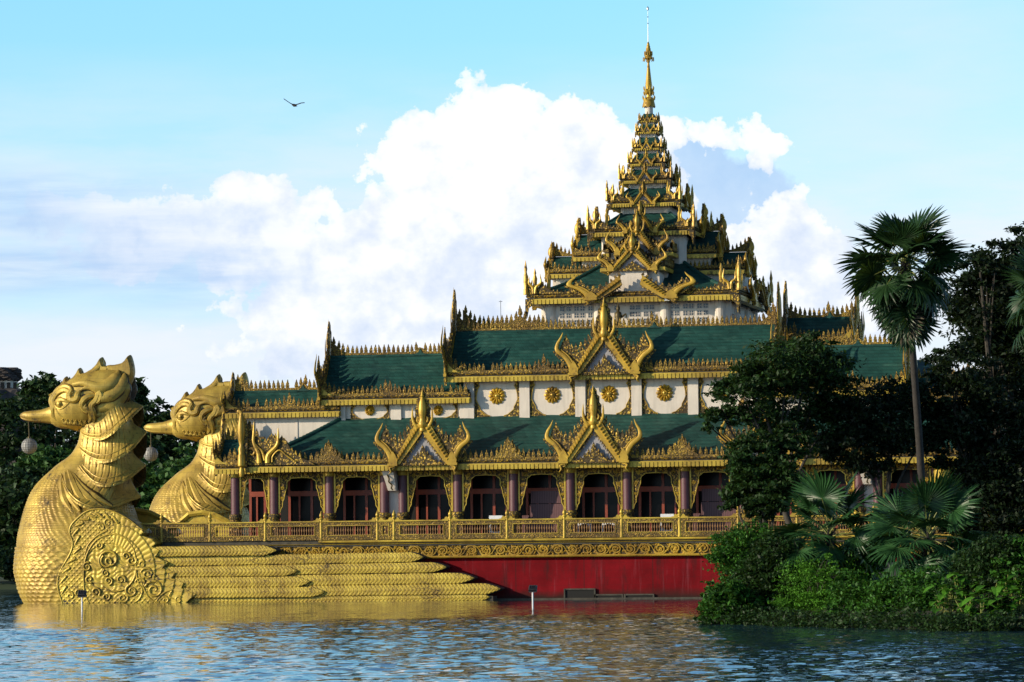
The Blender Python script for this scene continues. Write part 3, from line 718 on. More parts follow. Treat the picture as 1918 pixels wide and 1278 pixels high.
def arch(x0, x1):
    W = x1 - x0; mb = MB(); zt = ZE; zb = 5.62; H = zt - zb
    L = [(0, 0), (.035, .02), (.05, .10), (.085, .16), (.09, .27), (.115, .34), (.145, .50), (.16, .56), (.18, .60), (.185, .74), (.205, .78), (.235, .80), (.28, .845), (.5, .86)]
    lp = [(x0 + a * W, zb + b * H) for a, b in L]; rp = [(x1 - a * W, zb + b * H) for a, b in L]
    cx = x0 + .5 * W
    mb.prism(lp + [(cx, zt), (x0, zt)], 1.96, 2.06, 1)
    mb.prism([(x1, zt), (cx, zt)] + rp[::-1], 1.96, 2.06, 1)
    for p in (lp, rp): mb.tube([(a, 1.94, b) for a, b in p], .035, 5, 0)
    mb.box(x0, x0 + .10, 1.90, 2.07, zb - .02, zt, 0); mb.box(x1 - .10, x1, 1.90, 2.07, zb - .02, zt, 0)
    mb.prism([(cx - .05, zt - .30), (cx, zt - .40), (cx + .05, zt - .30), (cx, zt - .05)], 1.90, 1.95, 0)
    for sg, xb in ((1, x0), (-1, x1)):                     # scroll stems on the spandrels
        for (u, v, r0) in ((.09, .60, .13), (.07, .36, .09), (.14, .86, .14), (.30, .93, .10), (.40, .93, .08)):
            pts = []
            for i in range(14):
                t = i / 13; a = t * 9.4; r_ = r0 * (1 - .8 * t); pts.append((xb + sg * (u * W) + r_ * math.cos(a) * sg, 1.94, zb + v * H + r_ * math.sin(a)))
            mb.tube(pts, .022, 4, 0)
    return mb
def door(mb, x0, x1, yw):
    z0 = 3.88; zt = 8.3; c = (x0 + x1) / 2
    zh0, zh1 = Zp(620, 929, yw), Zp(620, 919.5, yw)
    mb.box(x0, x1, yw + .05, yw + .10, z0, zt, 1)
    mb.box(x0, x1, yw - .06, yw + .049, zh0, zh1, 0)
    for u, w in ((0.03, .16), (.24, .11), (.5, .17), (.75, .11), (.97, .16)):
        xm = x0 + u * (x1 - x0); mb.box(xm - w / 2, xm + w / 2, yw - .03, yw + .048, z0, zh0, 0)
    for u in (.02, .5, .98):
        xm = x0 + u * (x1 - x0); mb.box(xm - .08, xm + .08, yw - .03, yw + .048, zh1, zt, 0)
    mb.box(x0, x1, yw - .02, yw + .047, zh1 + 1.0, zh1 + 1.08, 0)
bays = [(COLS[i], COLS[i + 1]) for i in range(len(COLS) - 1) if COLS[i + 1] - COLS[i] > 2]
for a, b in bays:
    if b - a > 3.4 or True:
        arch(a + .30, b - .30).build('arch', ['gold_rail', 'gold_carved'], palace)
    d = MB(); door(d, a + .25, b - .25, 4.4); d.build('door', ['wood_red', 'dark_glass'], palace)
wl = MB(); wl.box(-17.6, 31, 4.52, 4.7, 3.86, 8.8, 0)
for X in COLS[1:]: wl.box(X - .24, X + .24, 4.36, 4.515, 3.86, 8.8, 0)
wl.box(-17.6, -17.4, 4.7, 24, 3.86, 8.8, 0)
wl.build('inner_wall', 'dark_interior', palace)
# white bracket pier between the paired columns
for X in (-8.2, 22.0):
    pr = MB(); pr.box(X - .36, X + .36, 2.2, 2.6, 3.86, 8.2)
    pr.add([(X - .50, .9, 8.2), (X + .22, .9, 8.2), (X + .22, 2.19, 8.2), (X - .50, 2.19, 8.2), (X - .25, 1.5, 6.95), (X + .30, 1.5, 6.95), (X + .30, 2.19, 6.95), (X - .25, 2.19, 6.95)],
           [(3, 2, 1, 0), (4, 5, 6, 7), (0, 1, 5, 4), (1, 2, 6, 5), (2, 3, 7, 6), (3, 0, 4, 7)])
    pb = pr.build('pier', 'white_wall', palace)
    o = MB(); o.tube(smooth_path([(X - .18, 1.0, 7.95), (X - .05, 1.0, 7.7), (X - .1, 1.15, 7.5), (X + .08, 1.2, 7.3), (X + .02, 1.3, 7.1), (X + .12, 1.3, 7.0)]), .05, 6)
    o.build('pier_carving', 'copper_and_shade', palace)
# slatted screens standing in two bays
for a, b in ((COLS[6], COLS[7]), (COLS[9], COLS[10])):
    s_ = MB(); c = (a + b) / 2; zt = Zp(1020, 920, 3.0); zm = Zp(1020, 943, 3.0)
    s_.box(c - .95, c + 1.15, 3.0, 3.08, zm, zt); s_.box(c - 1.0, c + 1.2, 2.94, 3.1, 3.88, zm - .04); s_.box(c - 1.5, c - 1.05, 2.9, 3.1, 3.88, 5.3)
    s_.build('screen', 'slat_maroon', palace)

# --- veranda roof
XL = Xp(462, 880, .6); XR = 30.0
yw = 4.8; zw = Zp(950, 779, yw); zt = ZE + .64
xh = Xp(640, 784, yw)
vr = empty('veranda_roof', ((XL + XR) / 2, 3, ZE), parent=palace)
r = MB(); n = 40
rows = []
for j in range(9):
    t = j / 8; y = lerp(.85, yw + .02, t); z = lerp(zt - .02, zw, t) - .08 * math.sin(math.pi * t)
    xa = lerp(XL + .2, xh, t); rows.append([(lerp(xa, XR, i / n), y, z + .03 * math.sin(i * 2.3 + j * 1.1)) for i in range(n + 1)])
r.grid(rows)
rows = []
for j in range(9):
    t = j / 8; xa = lerp(XL + .2, xh, t); z = lerp(zt - .02, zw, t) - .08 * math.sin(math.pi * t)
    rows.append([(xa, lerp(28 - lerp(.85, yw, t), lerp(.85, yw, t), i / 8), z) for i in range(9)])
r.grid(rows)
r.build('roof', 'roof_green', vr)
r = MB()
m_ = 26
for i in range(m_):                                       # hip tiles
    t = i / m_; p = Vector((lerp(XL + .2, xh, t), lerp(.85, yw, t), lerp(zt, zw, t) - .08 * math.sin(math.pi * t) + .03))
    t2 = (i + 1.15) / m_; q = Vector((lerp(XL + .2, xh, t2), lerp(.85, yw, t2), lerp(zt, zw, t2) - .08 * math.sin(math.pi * min(1, t2)) + .03))
    r.tube([p, q], [.15, .11], 8)
r.build('hip_tiles', 'roof_green', vr, True)
g = MB(); gutter(g, XL - .1, XR, .6, ZE, .32, .34, .26, 1.3)
g.box(XL - .1, XR, 1.0, 4.5, ZE + .02, ZE + .12, 2)
g.box(XL - .1, XL + .3, 1.9, 26, ZE, ZE + .6, 0)
g.build('cornice', ['gold_rail', 'gold_carved', 'grimy_concrete_and_shade'], vr)
GX = [PX(793, 860, .5)[0], PX(1113, 855, .5)[0]]; GX += [GX[1] + (GX[1] - GX[0])]
PEAKS = [Xp(617, 860, .8), Xp(953, 860, .8), Xp(1279, 860, .8), Xp(1279, 860, .8) + 11.0, Xp(1279, 860, .8) + 16.0]
segs = [(XL + 3.0, GX[0] - 1.75, PEAKS[0]), (GX[0] + 1.85, GX[1] - 1.75, PEAKS[1]), (GX[1] + 1.85, GX[2] - 1.75, PEAKS[2]), (GX[2] + 1.85, XR - .3, PEAKS[3])]
c = MB()
for a, b, pk in segs:
    crest(c, a, b, .74, zt, .33, .55, .25, .25, pk, 1.15, .62)
    c.prism([(pk - 1.05, zt), (pk - .75, zt + .22), (pk - .4, zt + .42), (pk - .2, zt + .8), (pk, zt + 1.15), (pk + .2, zt + .8), (pk + .4, zt + .42), (pk + .75, zt + .22), (pk + 1.05, zt)], .60, .70)
    for u, v, h in ((-.7, .15, .45), (-.42, .3, .55), (-.2, .6, .5), (0, .85, .5), (.2, .6, .5), (.42, .3, .55), (.7, .15, .45)): tooth(c, pk + u, .64, zt + v, h)
c.build('eaves_crest', 'gold_crest', vr)
for X in GX: place('gable', gable_me, vr, (X, .38, ZE - .02), 0, (1, 1, 1))
# the carved corner piece at the bow end
cp = MB(); K = 5.808; oy = .45
def cq(pts): return [PX(400 + a / K, 680 + b / K, oy) for a, b in pts]
cp.prism(cq([(362, 1110), (358, 700), (378, 640), (398, 640), (410, 760), (440, 800), (470, 800), (520, 860), (570, 850), (610, 790), (660, 790), (690, 860), (735, 800), (790, 850), (840, 950), (890, 1000), (960, 1040), (1060, 1075), (1100, 1110)]), oy, oy + .22, 1)
for pts, rr in (([(500, 1090), (490, 980), (440, 870), (440, 760), (443, 640)], [.16, .15, .10, .08, .02]), ([(590, 1090), (600, 1000), (690, 900), (706, 800), (706, 710)], [.17, .15, .12, .08, .02]),
                ([(560, 1060), (530, 960), (470, 900), (420, 830)], [.08, .07, .06, .03]), ([(380, 940), (420, 930), (450, 960), (430, 1000), (400, 990)], [.07, .08, .07, .05, .02]), ([(640, 1080), (650, 1010), (720, 950), (800, 1010), (900, 1080)], [.04, .05, .05, .05, .03])):
    P_ = cq(pts); horn(cp, [(a, oy - .08, b) for a, b in P_], rr, 0)
for a, b in ((385, 690), (470, 850), (505, 880), (560, 880), (630, 830), (670, 830), (740, 850), (770, 880), (810, 950), (850, 985), (890, 1015), (935, 1040)):
    x_, z_ = cq([(a, b)])[0]; tooth(cp, x_, oy + .08, z_ - .12, .5)
rg_ = random.Random(5)
cp.build('corner_carving', ['gold', 'gold_carved'], palace)
pl = MB(); xq = Xp(453, 850, .35)
zf = lambda b: Zp(453, 680 + b / K, .35)
pl.lathe([(.14, zf(1240)), (.20, zf(1190)), (.12, zf(1140)), (.26, zf(1120)), (.26, zf(1010)), (.20, zf(990)), (.24, zf(940)), (.14, zf(900)), (.20, zf(850)), (.26, zf(760)), (.25, zf(680)), (.17, zf(600)), (.12, zf(570)), (.10, zf(550))], (xq, .3, 0), 12, 0, 1.2)
horn(pl, [(xq, .3, zf(575)), (xq - .03, .3, zf(545)), (xq - .2, .3, zf(525)), (xq - .24, .3, zf(560))], [.12, .12, .10, .05])
pl.prism([(xq + .1, zf(1120)), (xq + .1, zf(660)), (xq + .35, zf(620)), (xq + .42, zf(800)), (xq + .34, zf(1120))], .25, .40, 1)
pl.build('corner_finial', ['gold', 'gold_carved'], palace, True)

# --- bow porch
bx0, bx1 = Xp(402, 880, 1.3), XL
long_roof('porch_roof', bx0, bx1 + .6, 1.3, Zp(430, 887, 1.3), 3.3, Zp(430, 826, 3.3), gs=(.75, .8), right_gable=False, crest_rise=.2, e1=False)

# --- stepped main roofs
YG, YR = 4.0, 6.4
def wallbox(name, x0, x1, y0, y1, z0, z1, parent=palace, m='white_wall'):
    w = MB(); w.box(x0, x1, y0, y1, z0, z1); return w.build(name, m, parent)
m1x0, m1x1 = Xp(836, 712, YG), Xp(1450, 700, YG); zg1 = 13.90; zr1 = Zp(1000, 620, YR)
long_roof('upper_roof', m1x0, m1x1, YG, zg1, YR, zr1, back_y=8.6, peakf=.30, gs=(1.2, 1.2), crest_rise=1.0)
m2x0, m2x1 = Xp(600, 757, YG + .15), Xp(880, 752, YG + .15); zg2 = Zp(740, 756, YG + .15); zr2 = Zp(700, 667, YR)
long_roof('middle_roof', m2x0, m2x1, YG + .15, zg2, YR, zr2, back_y=8.6, peakf=.45, gs=(1.15, 1.09), right_gable=False, e1=False, crest_rise=.8)
m3x0, m3x1 = Xp(421, 780, YG + .3), Xp(636, 776, YG + .3); zg3 = Zp(530, 781, YG + .3); zr3 = Zp(520, 733.5, YR - .2)
long_roof('lower_roof', m3x0, m3x1, YG + .3, zg3, YR - .2, zr3, back_y=8.4, peakf=.55, gs=(.85, .6), right_gable=False, e1=False, crest_rise=.6)
m2r0, m2r1 = m1x1 - .3, Xp(1697, 715, YG + .15)
long_roof('middle_roof', m2r0, m2r1, YG + .15, zg2, YR, zr2, back_y=8.6, peakf=.6, gs=(1.15, 1.09), left_gable=False, e0=False, crest_rise=.8)
long_roof('lower_roof', m2r1 - 1.0, m2r1 + 6.5, YG + .3, zg3, YR - .2, zr3, back_y=8.4, gs=(.85, .6), left_gable=False, e0=False, crest_rise=.6)
long_roof('rear_roof', Xp(1462, 640, 10), Xp(1597, 640, 10), 10.0, Zp(1530, 652, 10), 12.5, Zp(1530, 597, 12.5), peakf=.2, gs=(1.1, .9), crest_rise=.5)
# second crest standing behind the main ridge at its left end
c = MB(); crest(c, Xp(868, 600, 7.2), Xp(1022, 600, 7.2), 7.2, Zp(920, 607, 7.2), .30, .56, .9, 0, Xp(974, 600, 7.2), .75, .5, band=.5)
c.build('ridge_crest', 'gold_crest', palace)
fg = MB(); xa = Xp(1158, 600, 7.0); za = Zp(1158, 615, 7.0)                # small statue on the ridge
fg.lathe([(.22, 0), (.25, .3), (.16, .5), (.24, .75), (.20, 1.0), (.08, 1.1), (.13, 1.2), (.12, 1.32), (.04, 1.45), (.01, 1.7)], (xa, 7.0, za), 9)
fg.tube([(xa + .2, 7.0, za + .7), (xa + .5, 6.95, za + .9), (xa + .62, 6.95, za + .5)], [.09, .07, .03], 6); fg.build('ridge_statue', 'copper_and_shade', palace, True)

# walls with rosettes
wx0, wx1 = Xp(884, 740, yw), m1x1 - .3
ww = MB(); ww.box(wx0, wx1, yw, 8.4, zw - .4, zg1 + .5)
PN = [Xp(p, 741, yw) for p in (931, 1035, 1141, 1245, 1352)]; pit = (PN[4] - PN[0]) / 4
for i in range(-1, 5):
    xc = PN[0] + (i + .5) * pit
    ww.box(xc - .33, xc + .33, yw - .16, yw - .002, zw - .4, zg1 + .1); ww.box(xc - .40, xc + .40, yw - .20, yw - .161, zg1 - .05, zg1 + .1)
ww.build('wall', 'white_wall', palace)
wallbox('wall', m2x0 + .9, wx0 - .002, yw + .003, 8.3, zw - 1.2, zg2 + .4)
for p0, p1 in ((634, 648), (733, 752), (862, 884)):
    pw_ = MB(); pw_.box(Xp(p0, 770, yw), Xp(p1, 770, yw), yw - .14, yw - .001, zw - .5, zg2 + .1); pw_.build('pilaster', 'white_wall', palace)
wallbox('wall', m3x0 + 1.3, m2x0 + .898, yw + .006, 8.2, 8.9, zg3 + .4)
for p0 in (474, 555):
    w3 = MB(); w3.box(Xp(p0, 800, yw), Xp(p0, 800, yw) + .1, yw - .04, yw + .005, 9, zg3); w3.build('pilaster', 'white_wall', palace)
wallbox('wall', wx1 + .01, m2r1 - .7, yw + .003, 8.3, zw - 1.2, zg2 + .4)
wallbox('wall', m2r1 - .69, m2r1 + 5.5, yw + .006, 8.2, 8.9, zg3 + .4)
wallbox('wall', Xp(1462, 640, 10.5) + .4, Xp(1597, 640, 10.5) - .4, 10.6, 14.4, 9, Zp(1530, 650, 10))
# upper back mass under the tower and the rear half of the hall
wallbox('wall', -13, 27, 8.5, 21, 8.0, 13.6)
rb = MB()
rb.add([(-14, 8.5, 13.5), (28, 8.5, 13.5), (24, 14.3, 15.2), (-10, 14.3, 15.2), (28, 25, 9.5), (-14, 25, 9.5)], [(0, 1, 2, 3), (3, 2, 4, 5)])
rb.build('roof', 'roof_green', palace)
def rosette(R=.56):
    mb = MB(); n = 12
    for k in range(n):
        a = 2 * math.pi * k / n; ca, sa = math.cos(a), math.sin(a)
        pts = []
        for u, v in ((.30, .08), (.62, .165), (.88, .19), (1.0, .0), (.88, -.19), (.62, -.165), (.30, -.08)):
            pts.append(((u * ca - v * sa) * R, (u * sa + v * ca) * R))
        m0 = (.66 * ca * R, .66 * sa * R); vs = [(x_, -.05, z_) for x_, z_ in pts] + [(m0[0], -.17, m0[1])] + [(x_, 0, z_) for x_, z_ in pts]
        fs = [(i, (i + 1) % 7, 7) for i in range(7)] + [(i, 8 + i, 8 + (i + 1) % 7, (i + 1) % 7) for i in range(7)]
        mb.add(vs, fs)
    prof = [(.36 * R, 0), (.36 * R, .12), (.30 * R, .16), (.27 * R, .12), (.20 * R, .12), (.16 * R, .20), (.0, .24)]
    o = MB(); o.lathe(prof, (0, 0, 0), 16); mb.merge(o, Matrix.Rotation(math.pi / 2, 4, 'X')); return mb
ros_me = rosette().mesh('rosette', 'gold', True)
def panel_frame(w, h):
    mb = MB()
    for sg in (-1, 1):
        pts = [(w / 2, 0), (w / 2, h), (w / 2 - .28, h), (w / 2 - .22, h * .93), (w / 2 - .32, h * .86), (w / 2 - .20, h * .78), (w / 2 - .12, h * .62), (w / 2 - .10, h * .48), (w / 2 - .20, h * .38), (w / 2 - .34, h * .27), (w / 2 - .36, h * .20), (w / 2 - .55, h * .13), (w / 2 - .75, h * .06), (w / 2 - .98, h * .03), (w / 2 - 1.0, 0)]
        mb.prism([(sg * a, b) for a, b in pts], -.05, 0, 1)
        mb.tube([(sg * a, -.05, b) for a, b in pts[2:]], .028, 5, 0)
    return mb
fr_h = zg1 - zw - .02; pf_me = panel_frame(pit - .72, fr_h + .1).mesh('wall_frame', ['gold', 'gold_carved'])
for X in PN + [PN[4] + pit]:
    if X < wx1 - .8:
        place('rosette', ros_me, palace, (X, yw - .002, Zp(1035, 740, yw))); place('wall_frame', pf_me, palace, (X, yw - .003, zw - .05))
pf2 = panel_frame(2.55, zg2 - zw + .15).mesh('wall_frame', ['gold', 'gold_carved'])
for p in (693, 821): place('rosette', ros_me, palace, (Xp(p, 768, yw), yw, Zp(p, 769, yw)), 0, (.62, 1, .62)); place('wall_frame', pf2, palace, (Xp(p, 768, yw), yw, zw - .12))
# great gable on the upper roof
place('gable', gable_me, palace, (Xp(1132.5, 700, 3.75), 3.75, zg1 - .02), 0, (1.03, 1.2, 1.0))

# --- tower
def around(fn):
    """fn(mb) writes one side facing -Y with the axis at the origin; returns the four sides"""
    one = MB(); fn(one); allm = MB()
    for k in range(4): allm.merge(one, Matrix.Rotation(k * math.pi / 2, 4, 'Z'))
    return allm
T1H = 6.95; yE = AY - T1H
def zfront(px, py, h): return Zp(px, py, AY - h)
z1 = zfront(1190, 564.5, T1H); z1r = zfront(1270, 493, 2.7)
tw = empty('tower_base', (AX, AY, 12), parent=palace)
W1 = 5.85; zb = 13.0
w = MB(); w.box(AX - W1, AX + W1, AY - W1, AY + W1, zb, z1 + .3); 
def pil(mb):
    for x_ in (-W1 + .3, -2.35, 2.0, W1 - .3): mb.lathe([(.36, 0), (.36, z1 - zb)], (x_, -W1 - .02, zb), 14)
    mb.box(-W1, W1, -W1 - .12, -W1 - .001, z1 - .75, z1 - .1)
a_ = around(pil); w.merge(a_, Matrix.Translation((AX, AY, 0))); w.build('wall', 'white_wall', tw)
pm_ = MB(); pm_.box(-.17, .17, 0, .005, -.17, .17, 0)
for k in (-1, 0, 1):
    pm_.box(k * .15 - .01, k * .15 + .01, -.02, -.001, -.165, .165, 1); pm_.box(-.165, .165, -.018, -.0005, k * .15 - .01, k * .15 + .01, 1)
pane_me = pm_.mesh('window_pane', ['block_glass', 'white_wall'])
for cxp, bxa, bxb in ((1068, AX - W1 + .6, AX - 2.7), (1199, AX - 2.0, AX + 1.7), (1290, AX + 2.35, AX + W1 - .6)):
    cols6 = {1068: (1053, 1065, 1080, 1091, 1106, 1117), 1199: (1155, 1184, 1195, 1210, 1221), 1290: (1257, 1268, 1284, 1295, 1310, 1322)}[cxp]
    for c_ in cols6:
        for r_ in (576, 589, 602): place('window_pane', pane_me, tw, (Xp(c_, r_, AY - W1 - .14), AY - W1 - .13, zfront(1190, r_, W1)))
    fr = MB(); fr.box(bxa, bxb, AY - W1 - .124, AY - W1 - .05, z1 - 3.2, z1 - .5, 0); fr.build('window_panel', 'white_wall', tw)
def hip(mb, h0, zb_, h1, zt_, n=8, sag=.25):
    rows = []
    for j in range(7):
        t = j / 6; h = lerp(h0, h1, t); z = lerp(zb_, zt_, t) - sag * math.sin(math.pi * t)
        rows.append([(lerp(-h, h, i / n), -h, z) for i in range(n + 1)])
    mb.grid(rows)
def move(mb): o = MB(); o.merge(mb, Matrix.Translation((AX, AY, 0))); return o
zt1 = z1 + .64
m = around(lambda q: hip(q, T1H - .15, zt1 - .1, 2.7, z1r)); m = move(m)
for k in range(4):
    a = math.pi / 4 + k * math.pi / 2; c_, s_ = math.cos(a) * math.sqrt(2), math.sin(a) * math.sqrt(2)
    m.tube([(AX + c_ * lerp(T1H - .15, 2.7, t), AY + s_ * lerp(T1H - .15, 2.7, t), lerp(zt1 - .1, z1r, t) - .25 * math.sin(math.pi * t) + .04) for t in [i / 10 for i in range(11)]], .12, 8)
m.build('roof', 'roof_green', tw)
def tier_cornice(h, z, k=1.0):
    def f(q):
        gutter(q, -h, h, -h, z, .30 * k, .34 * k, .26 * max(k, .5), .6 * k)
        for sg in (-1, 1):
            q.prism([(sg * h, z + .3 * k), (sg * (h - .42 * k), z + .3 * k), (sg * (h - .42 * k), z - .12 * k), (sg * (h - .2 * k), z - .3 * k), (sg * (h - .08 * k), z - .95 * k), (sg * h, z - .4 * k)], -h - .05, -h + .02, 1)
    o = around(f)
    o.box(-h + .1, h - .1, -h + .1, h - .1, z + .02, z + .10, 2)
    return move(o)
def tier_side(mb, h, z, H, gap, k=1.0):
    """carved screen over a cornice: rises to the corners, dips towards the gable"""
    for sg in (-1, 1):
        q = lambda pts: [(sg * (h - a * k), z + b * k) for a, b in pts]
        far = (h - gap) / k
        pts = [(0, 0), (0, .95), (.15, .85), (.2, .5), (.35, .38), (.55, .62), (.8, .42), (1.05, .70), (1.2, .58), (1.45, .34), (1.8, .16), (min(2.3, max(1.9, far)), .10)]
        pts = [p for p in pts if p[0] <= far] or pts[:6]
        pts.append((far, .08)); pts.append((far, 0))
        mb.prism(q(pts), -h - .0, -h + .12 * k, 1)
        if far > 3.2:
            c0 = (far + 1.9) / 2
            mb.prism(q([(c0 - .6, .06), (c0 - .3, .14), (c0, .42), (c0 + .3, .14), (c0 + .6, .06)]), -h - .03, -h + .1, 1)
        n = int((far - .2) / .26)
        for i in range(n):
            a = .25 + i * .26; zz = interp([p[0] for p in pts[:-1]], [p[1] for p in pts[:-1]], a)
            tooth(mb, sg * (h - a * k), -h + .05 * k, z + (zz - .06) * k, .24 * k, 1, 0, 1, .04 * k)
        hy = -h - .06 * k
        if far > 1.0:
            horn(mb, [(sg * (h - .50 * k), hy, z + .05 * k), (sg * (h - .46 * k), hy, z + .45 * k), (sg * (h - .22 * k), hy, z + .72 * k), (sg * (h - .26 * k), hy, z + 1.15 * k)], [.10 * k, .10 * k, .07 * k, .01], 0, .8, 6)
            horn(mb, [(sg * (h - .62 * k), hy, z + .05 * k), (sg * (h - .70 * k), hy, z + .45 * k), (sg * (h - 1.0 * k), hy, z + .75 * k), (sg * (h - .95 * k), hy, z + 1.35 * k)], [.10 * k, .10 * k, .08 * k, .01], 0, .8, 6)
    mb.box(-h, h, -h + .02, -h + .10 * k, z, z + .07 * k, 1)
    # corner post
    mb.lathe([(.16 * k, -.02 * k), (.16 * k, .3 * k), (.11 * k, .4 * k), (.15 * k, .8 * k), (.14 * k, 1.15 * k), (.08 * k, 1.45 * k), (.11 * k, H * k * .75), (.05 * k, H * k * .9), (.01, H * k)], (-h, -h, z), 8, 0)
    # guardian spikes on the return
    for sg, e in ((-1, 1.45), (1, 1.2)):
        mb.lathe([(.10 * k, 0), (.14 * k, .9 * k), (.16 * k, 1.1 * k), (.07 * k, 1.35 * k), (.10 * k, 1.45 * k), (.02 * k, 1.75 * k)], (sg * (h - e * k), -h + .35 * k, z), 7, 0)
GT = ['gold', 'gold_carved', 'grimy_concrete_and_shade']
tier_cornice(T1H, z1).build('cornice', ['gold_rail', 'gold_carved', 'grimy_concrete_and_shade'], tw)
s1 = MB(); tier_side(s1, T1H, zt1 - .04, 2.2, 2.75)
me_ = s1.mesh('carved_screen', GT, True)
for k in range(4): place('carved_screen', me_, tw, (AX, AY, 0), k * math.pi / 2)
def gables(parent, dist, z, sx, sz, me=gable_tower_me, sides=(0, 1, 2, 3), off=0.0, sy=1.0):
    for k in sides:
        a = k * math.pi / 2; dx, dy = math.sin(a) * dist, -math.cos(a) * dist
        place('gable', me, parent, (AX + dx + off * math.cos(a), AY + dy + off * math.sin(a), z), a, (sx, sy, sz))
gables(tw, T1H + .25, z1 - .05, 1.36, .62, gable_open_me)
# grey gable wall behind the wide gable
def gw(q): q.prism([(-2.5, z1 + .1), (2.5, z1 + .1), (.95, z1 + 1.5), (.85, z1 + 2.1), (-.85, z1 + 2.1), (-.95, z1 + 1.5)], -6.42, -5.0, 0)
o = MB(); gw(o); me_ = o.mesh('gable_wall', 'white_wall')
for k in range(4): place('gable_wall', me_, tw, (AX, AY, 0), k * math.pi / 2)
# crossing arms with their stepped roofs
def arm(r0, r1, hw, z, zr, gsx, gsz, name, gz=0.0):
    one = MB(); wall = MB(); rf = MB(); cr = MB(); rd = MB()
    # written for an arm that runs to -X; long side faces -Y; z = 0 the cornice's foot
    gutter(one, -r1, -r0, -hw, 0, .22, .28, .26, .4); crest(cr, -r1 + .12, -r0, -hw + .1, .5, .27, .40, .3, 0)
    for sgn in (1, -1):
        rf.grid([[(lerp(-r1 + .05, -r0, i / 4), sgn * lerp(-hw + .12, 0, j / 4), lerp(.44, zr - z, j / 4) - .08 * math.sin(math.pi * j / 4)) for i in range(5)] for j in range(5)])
    crest(rd, -r1 + .12, -r0, 0, zr - z + .12, .27, .40, .55, 0)
    wall.box(-r1 + .5, -r0, -hw + .45, hw - .45, -2.2, .3)
    ms = [(nm, q.mesh(nm, mt)) for nm, q, mt in (('cornice', one, ['gold_rail', 'gold_carved', 'grimy_concrete_and_shade']), ('roof', rf, 'roof_green'), ('eaves_crest', cr, 'gold_crest'), ('ridge_crest', rd, 'gold_crest'), ('wall', wall, 'white_wall'))]
    for k in range(4):
        a = -math.pi / 2 + k * math.pi / 2; q = k * math.pi / 2          # this arm's gable faces -Y turned by a
        dx, dy = math.sin(a), -math.cos(a)
        root = empty(name, (AX + dx * r1, AY + dy * r1, z), parent=palace)
        for nm, me in ms:
            place(nm, me, root, (AX, AY, z), q)
            if nm in ('cornice', 'eaves_crest'): place(nm, me, root, (AX, AY, z), q, (1, -1, 1))
        place('gable', gable_tower_me, root, (AX + dx * (r1 + .05), AY + dy * (r1 + .05), z + gz), a, (gsx, 1.0, gsz))
zA1 = Zp(1050, 520, AY - 2.1); zA1r = Zp(1060, 481, AY); zA2 = Zp(1100, 488, AY - 2.3); zA2r = Zp(1100, 440, AY)
arm(2.6, 6.55, 2.1, zA1, zA1r, .74, .53, 'tower_arm', -.15)
arm(2.6, 4.75, 2.3, zA2, zA2r, .68, .62, 'tower_arm', -.1)
# tiers
TI = [  # half width, cornice foot y at px, next y, wall half, ornament scale, gable sx, sz, spike
    (3.50, 1199, 440.5, 2.66, 1.0, .52, .50, 1.95), (2.42, 1204, 386, 1.60, .85, .37, .36, 2.0), (1.72, 1205, 342.5, 1.15, .66, .27, .30, 2.0), (1.22, 1206.5, 310, .85, .5, .205, .24, 1.8),
    (.97, 1208.5, 280.5, .66, .42, .15, .20, 1.9), (.77, 1209, 249.5, .50, .36, .125, .19, 1.9), (.60, 1212, 228, .40, .28, .09, .15, 2.0)]
zs = [zfront(px_, y_, h_) for h_, px_, y_, *_ in TI]; z_top = Zp(1212, 209, AY - .3)
prev_top = z1r - .3
tier0 = None
for i, (h, px_, y_, wh, k, sx, sz, sp) in enumerate(TI):
    z = zs[i]; zn = zs[i + 1] if i + 1 < len(TI) else z_top
    nwh = TI[i + 1][3] if i + 1 < len(TI) else .27
    root = empty('tower_tier', (AX, AY, z), parent=palace)
    w = MB(); w.box(-wh, wh, -wh, wh, prev_top - .6, z + .1)
    for a in (-1, 1):
        for b in (-1, 1): w.lathe([(wh * .16, prev_top - .6), (wh * .16, z)], (a * (wh - wh * .1), b * (wh - wh * .1), 0), 8)
    if wh > .6:
        def band(q, wh=wh, z=z): q.box(-wh, wh, -wh - .05 * k, -wh - .001, z - .22 * k, z - .02)
        w.merge(around(band))
    move(w).build('wall', 'white_wall', root)
    tier_cornice(h, z, k * .75).build('cornice', ['gold_rail', 'gold_carved', 'grimy_concrete_and_shade'], root)
    zc = z + .64 * k * .75
    top = lerp(zc, zn, .72)
    m = move(around(lambda q: hip(q, h - .1 * k, zc - .05, nwh + .05, top, 6, .12 * k)))
    for q_ in range(4):
        a = math.pi / 4 + q_ * math.pi / 2; c_, s_ = math.cos(a) * math.sqrt(2), math.sin(a) * math.sqrt(2)
        m.tube([(AX + c_ * lerp(h - .1 * k, nwh, t), AY + s_ * lerp(h - .1 * k, nwh, t), lerp(zc - .05, top, t) - .12 * k * math.sin(math.pi * t) + .03) for t in (0, .25, .5, .75, 1)], .08 * k, 6)
    m.build('roof', 'roof_green', root)
    s1 = MB(); tier_side(s1, h, zc - .02, sp, h * .30, k * .82)
    me_ = s1.mesh('carved_screen', GT, True)
    for q_ in range(4): place('carved_screen', me_, root, (AX, AY, 0), q_ * math.pi / 2)
    gables(root, h + .1 * k, z, sx, sz * .9, sy=min(1.0, h * .26))
    prev_top = top
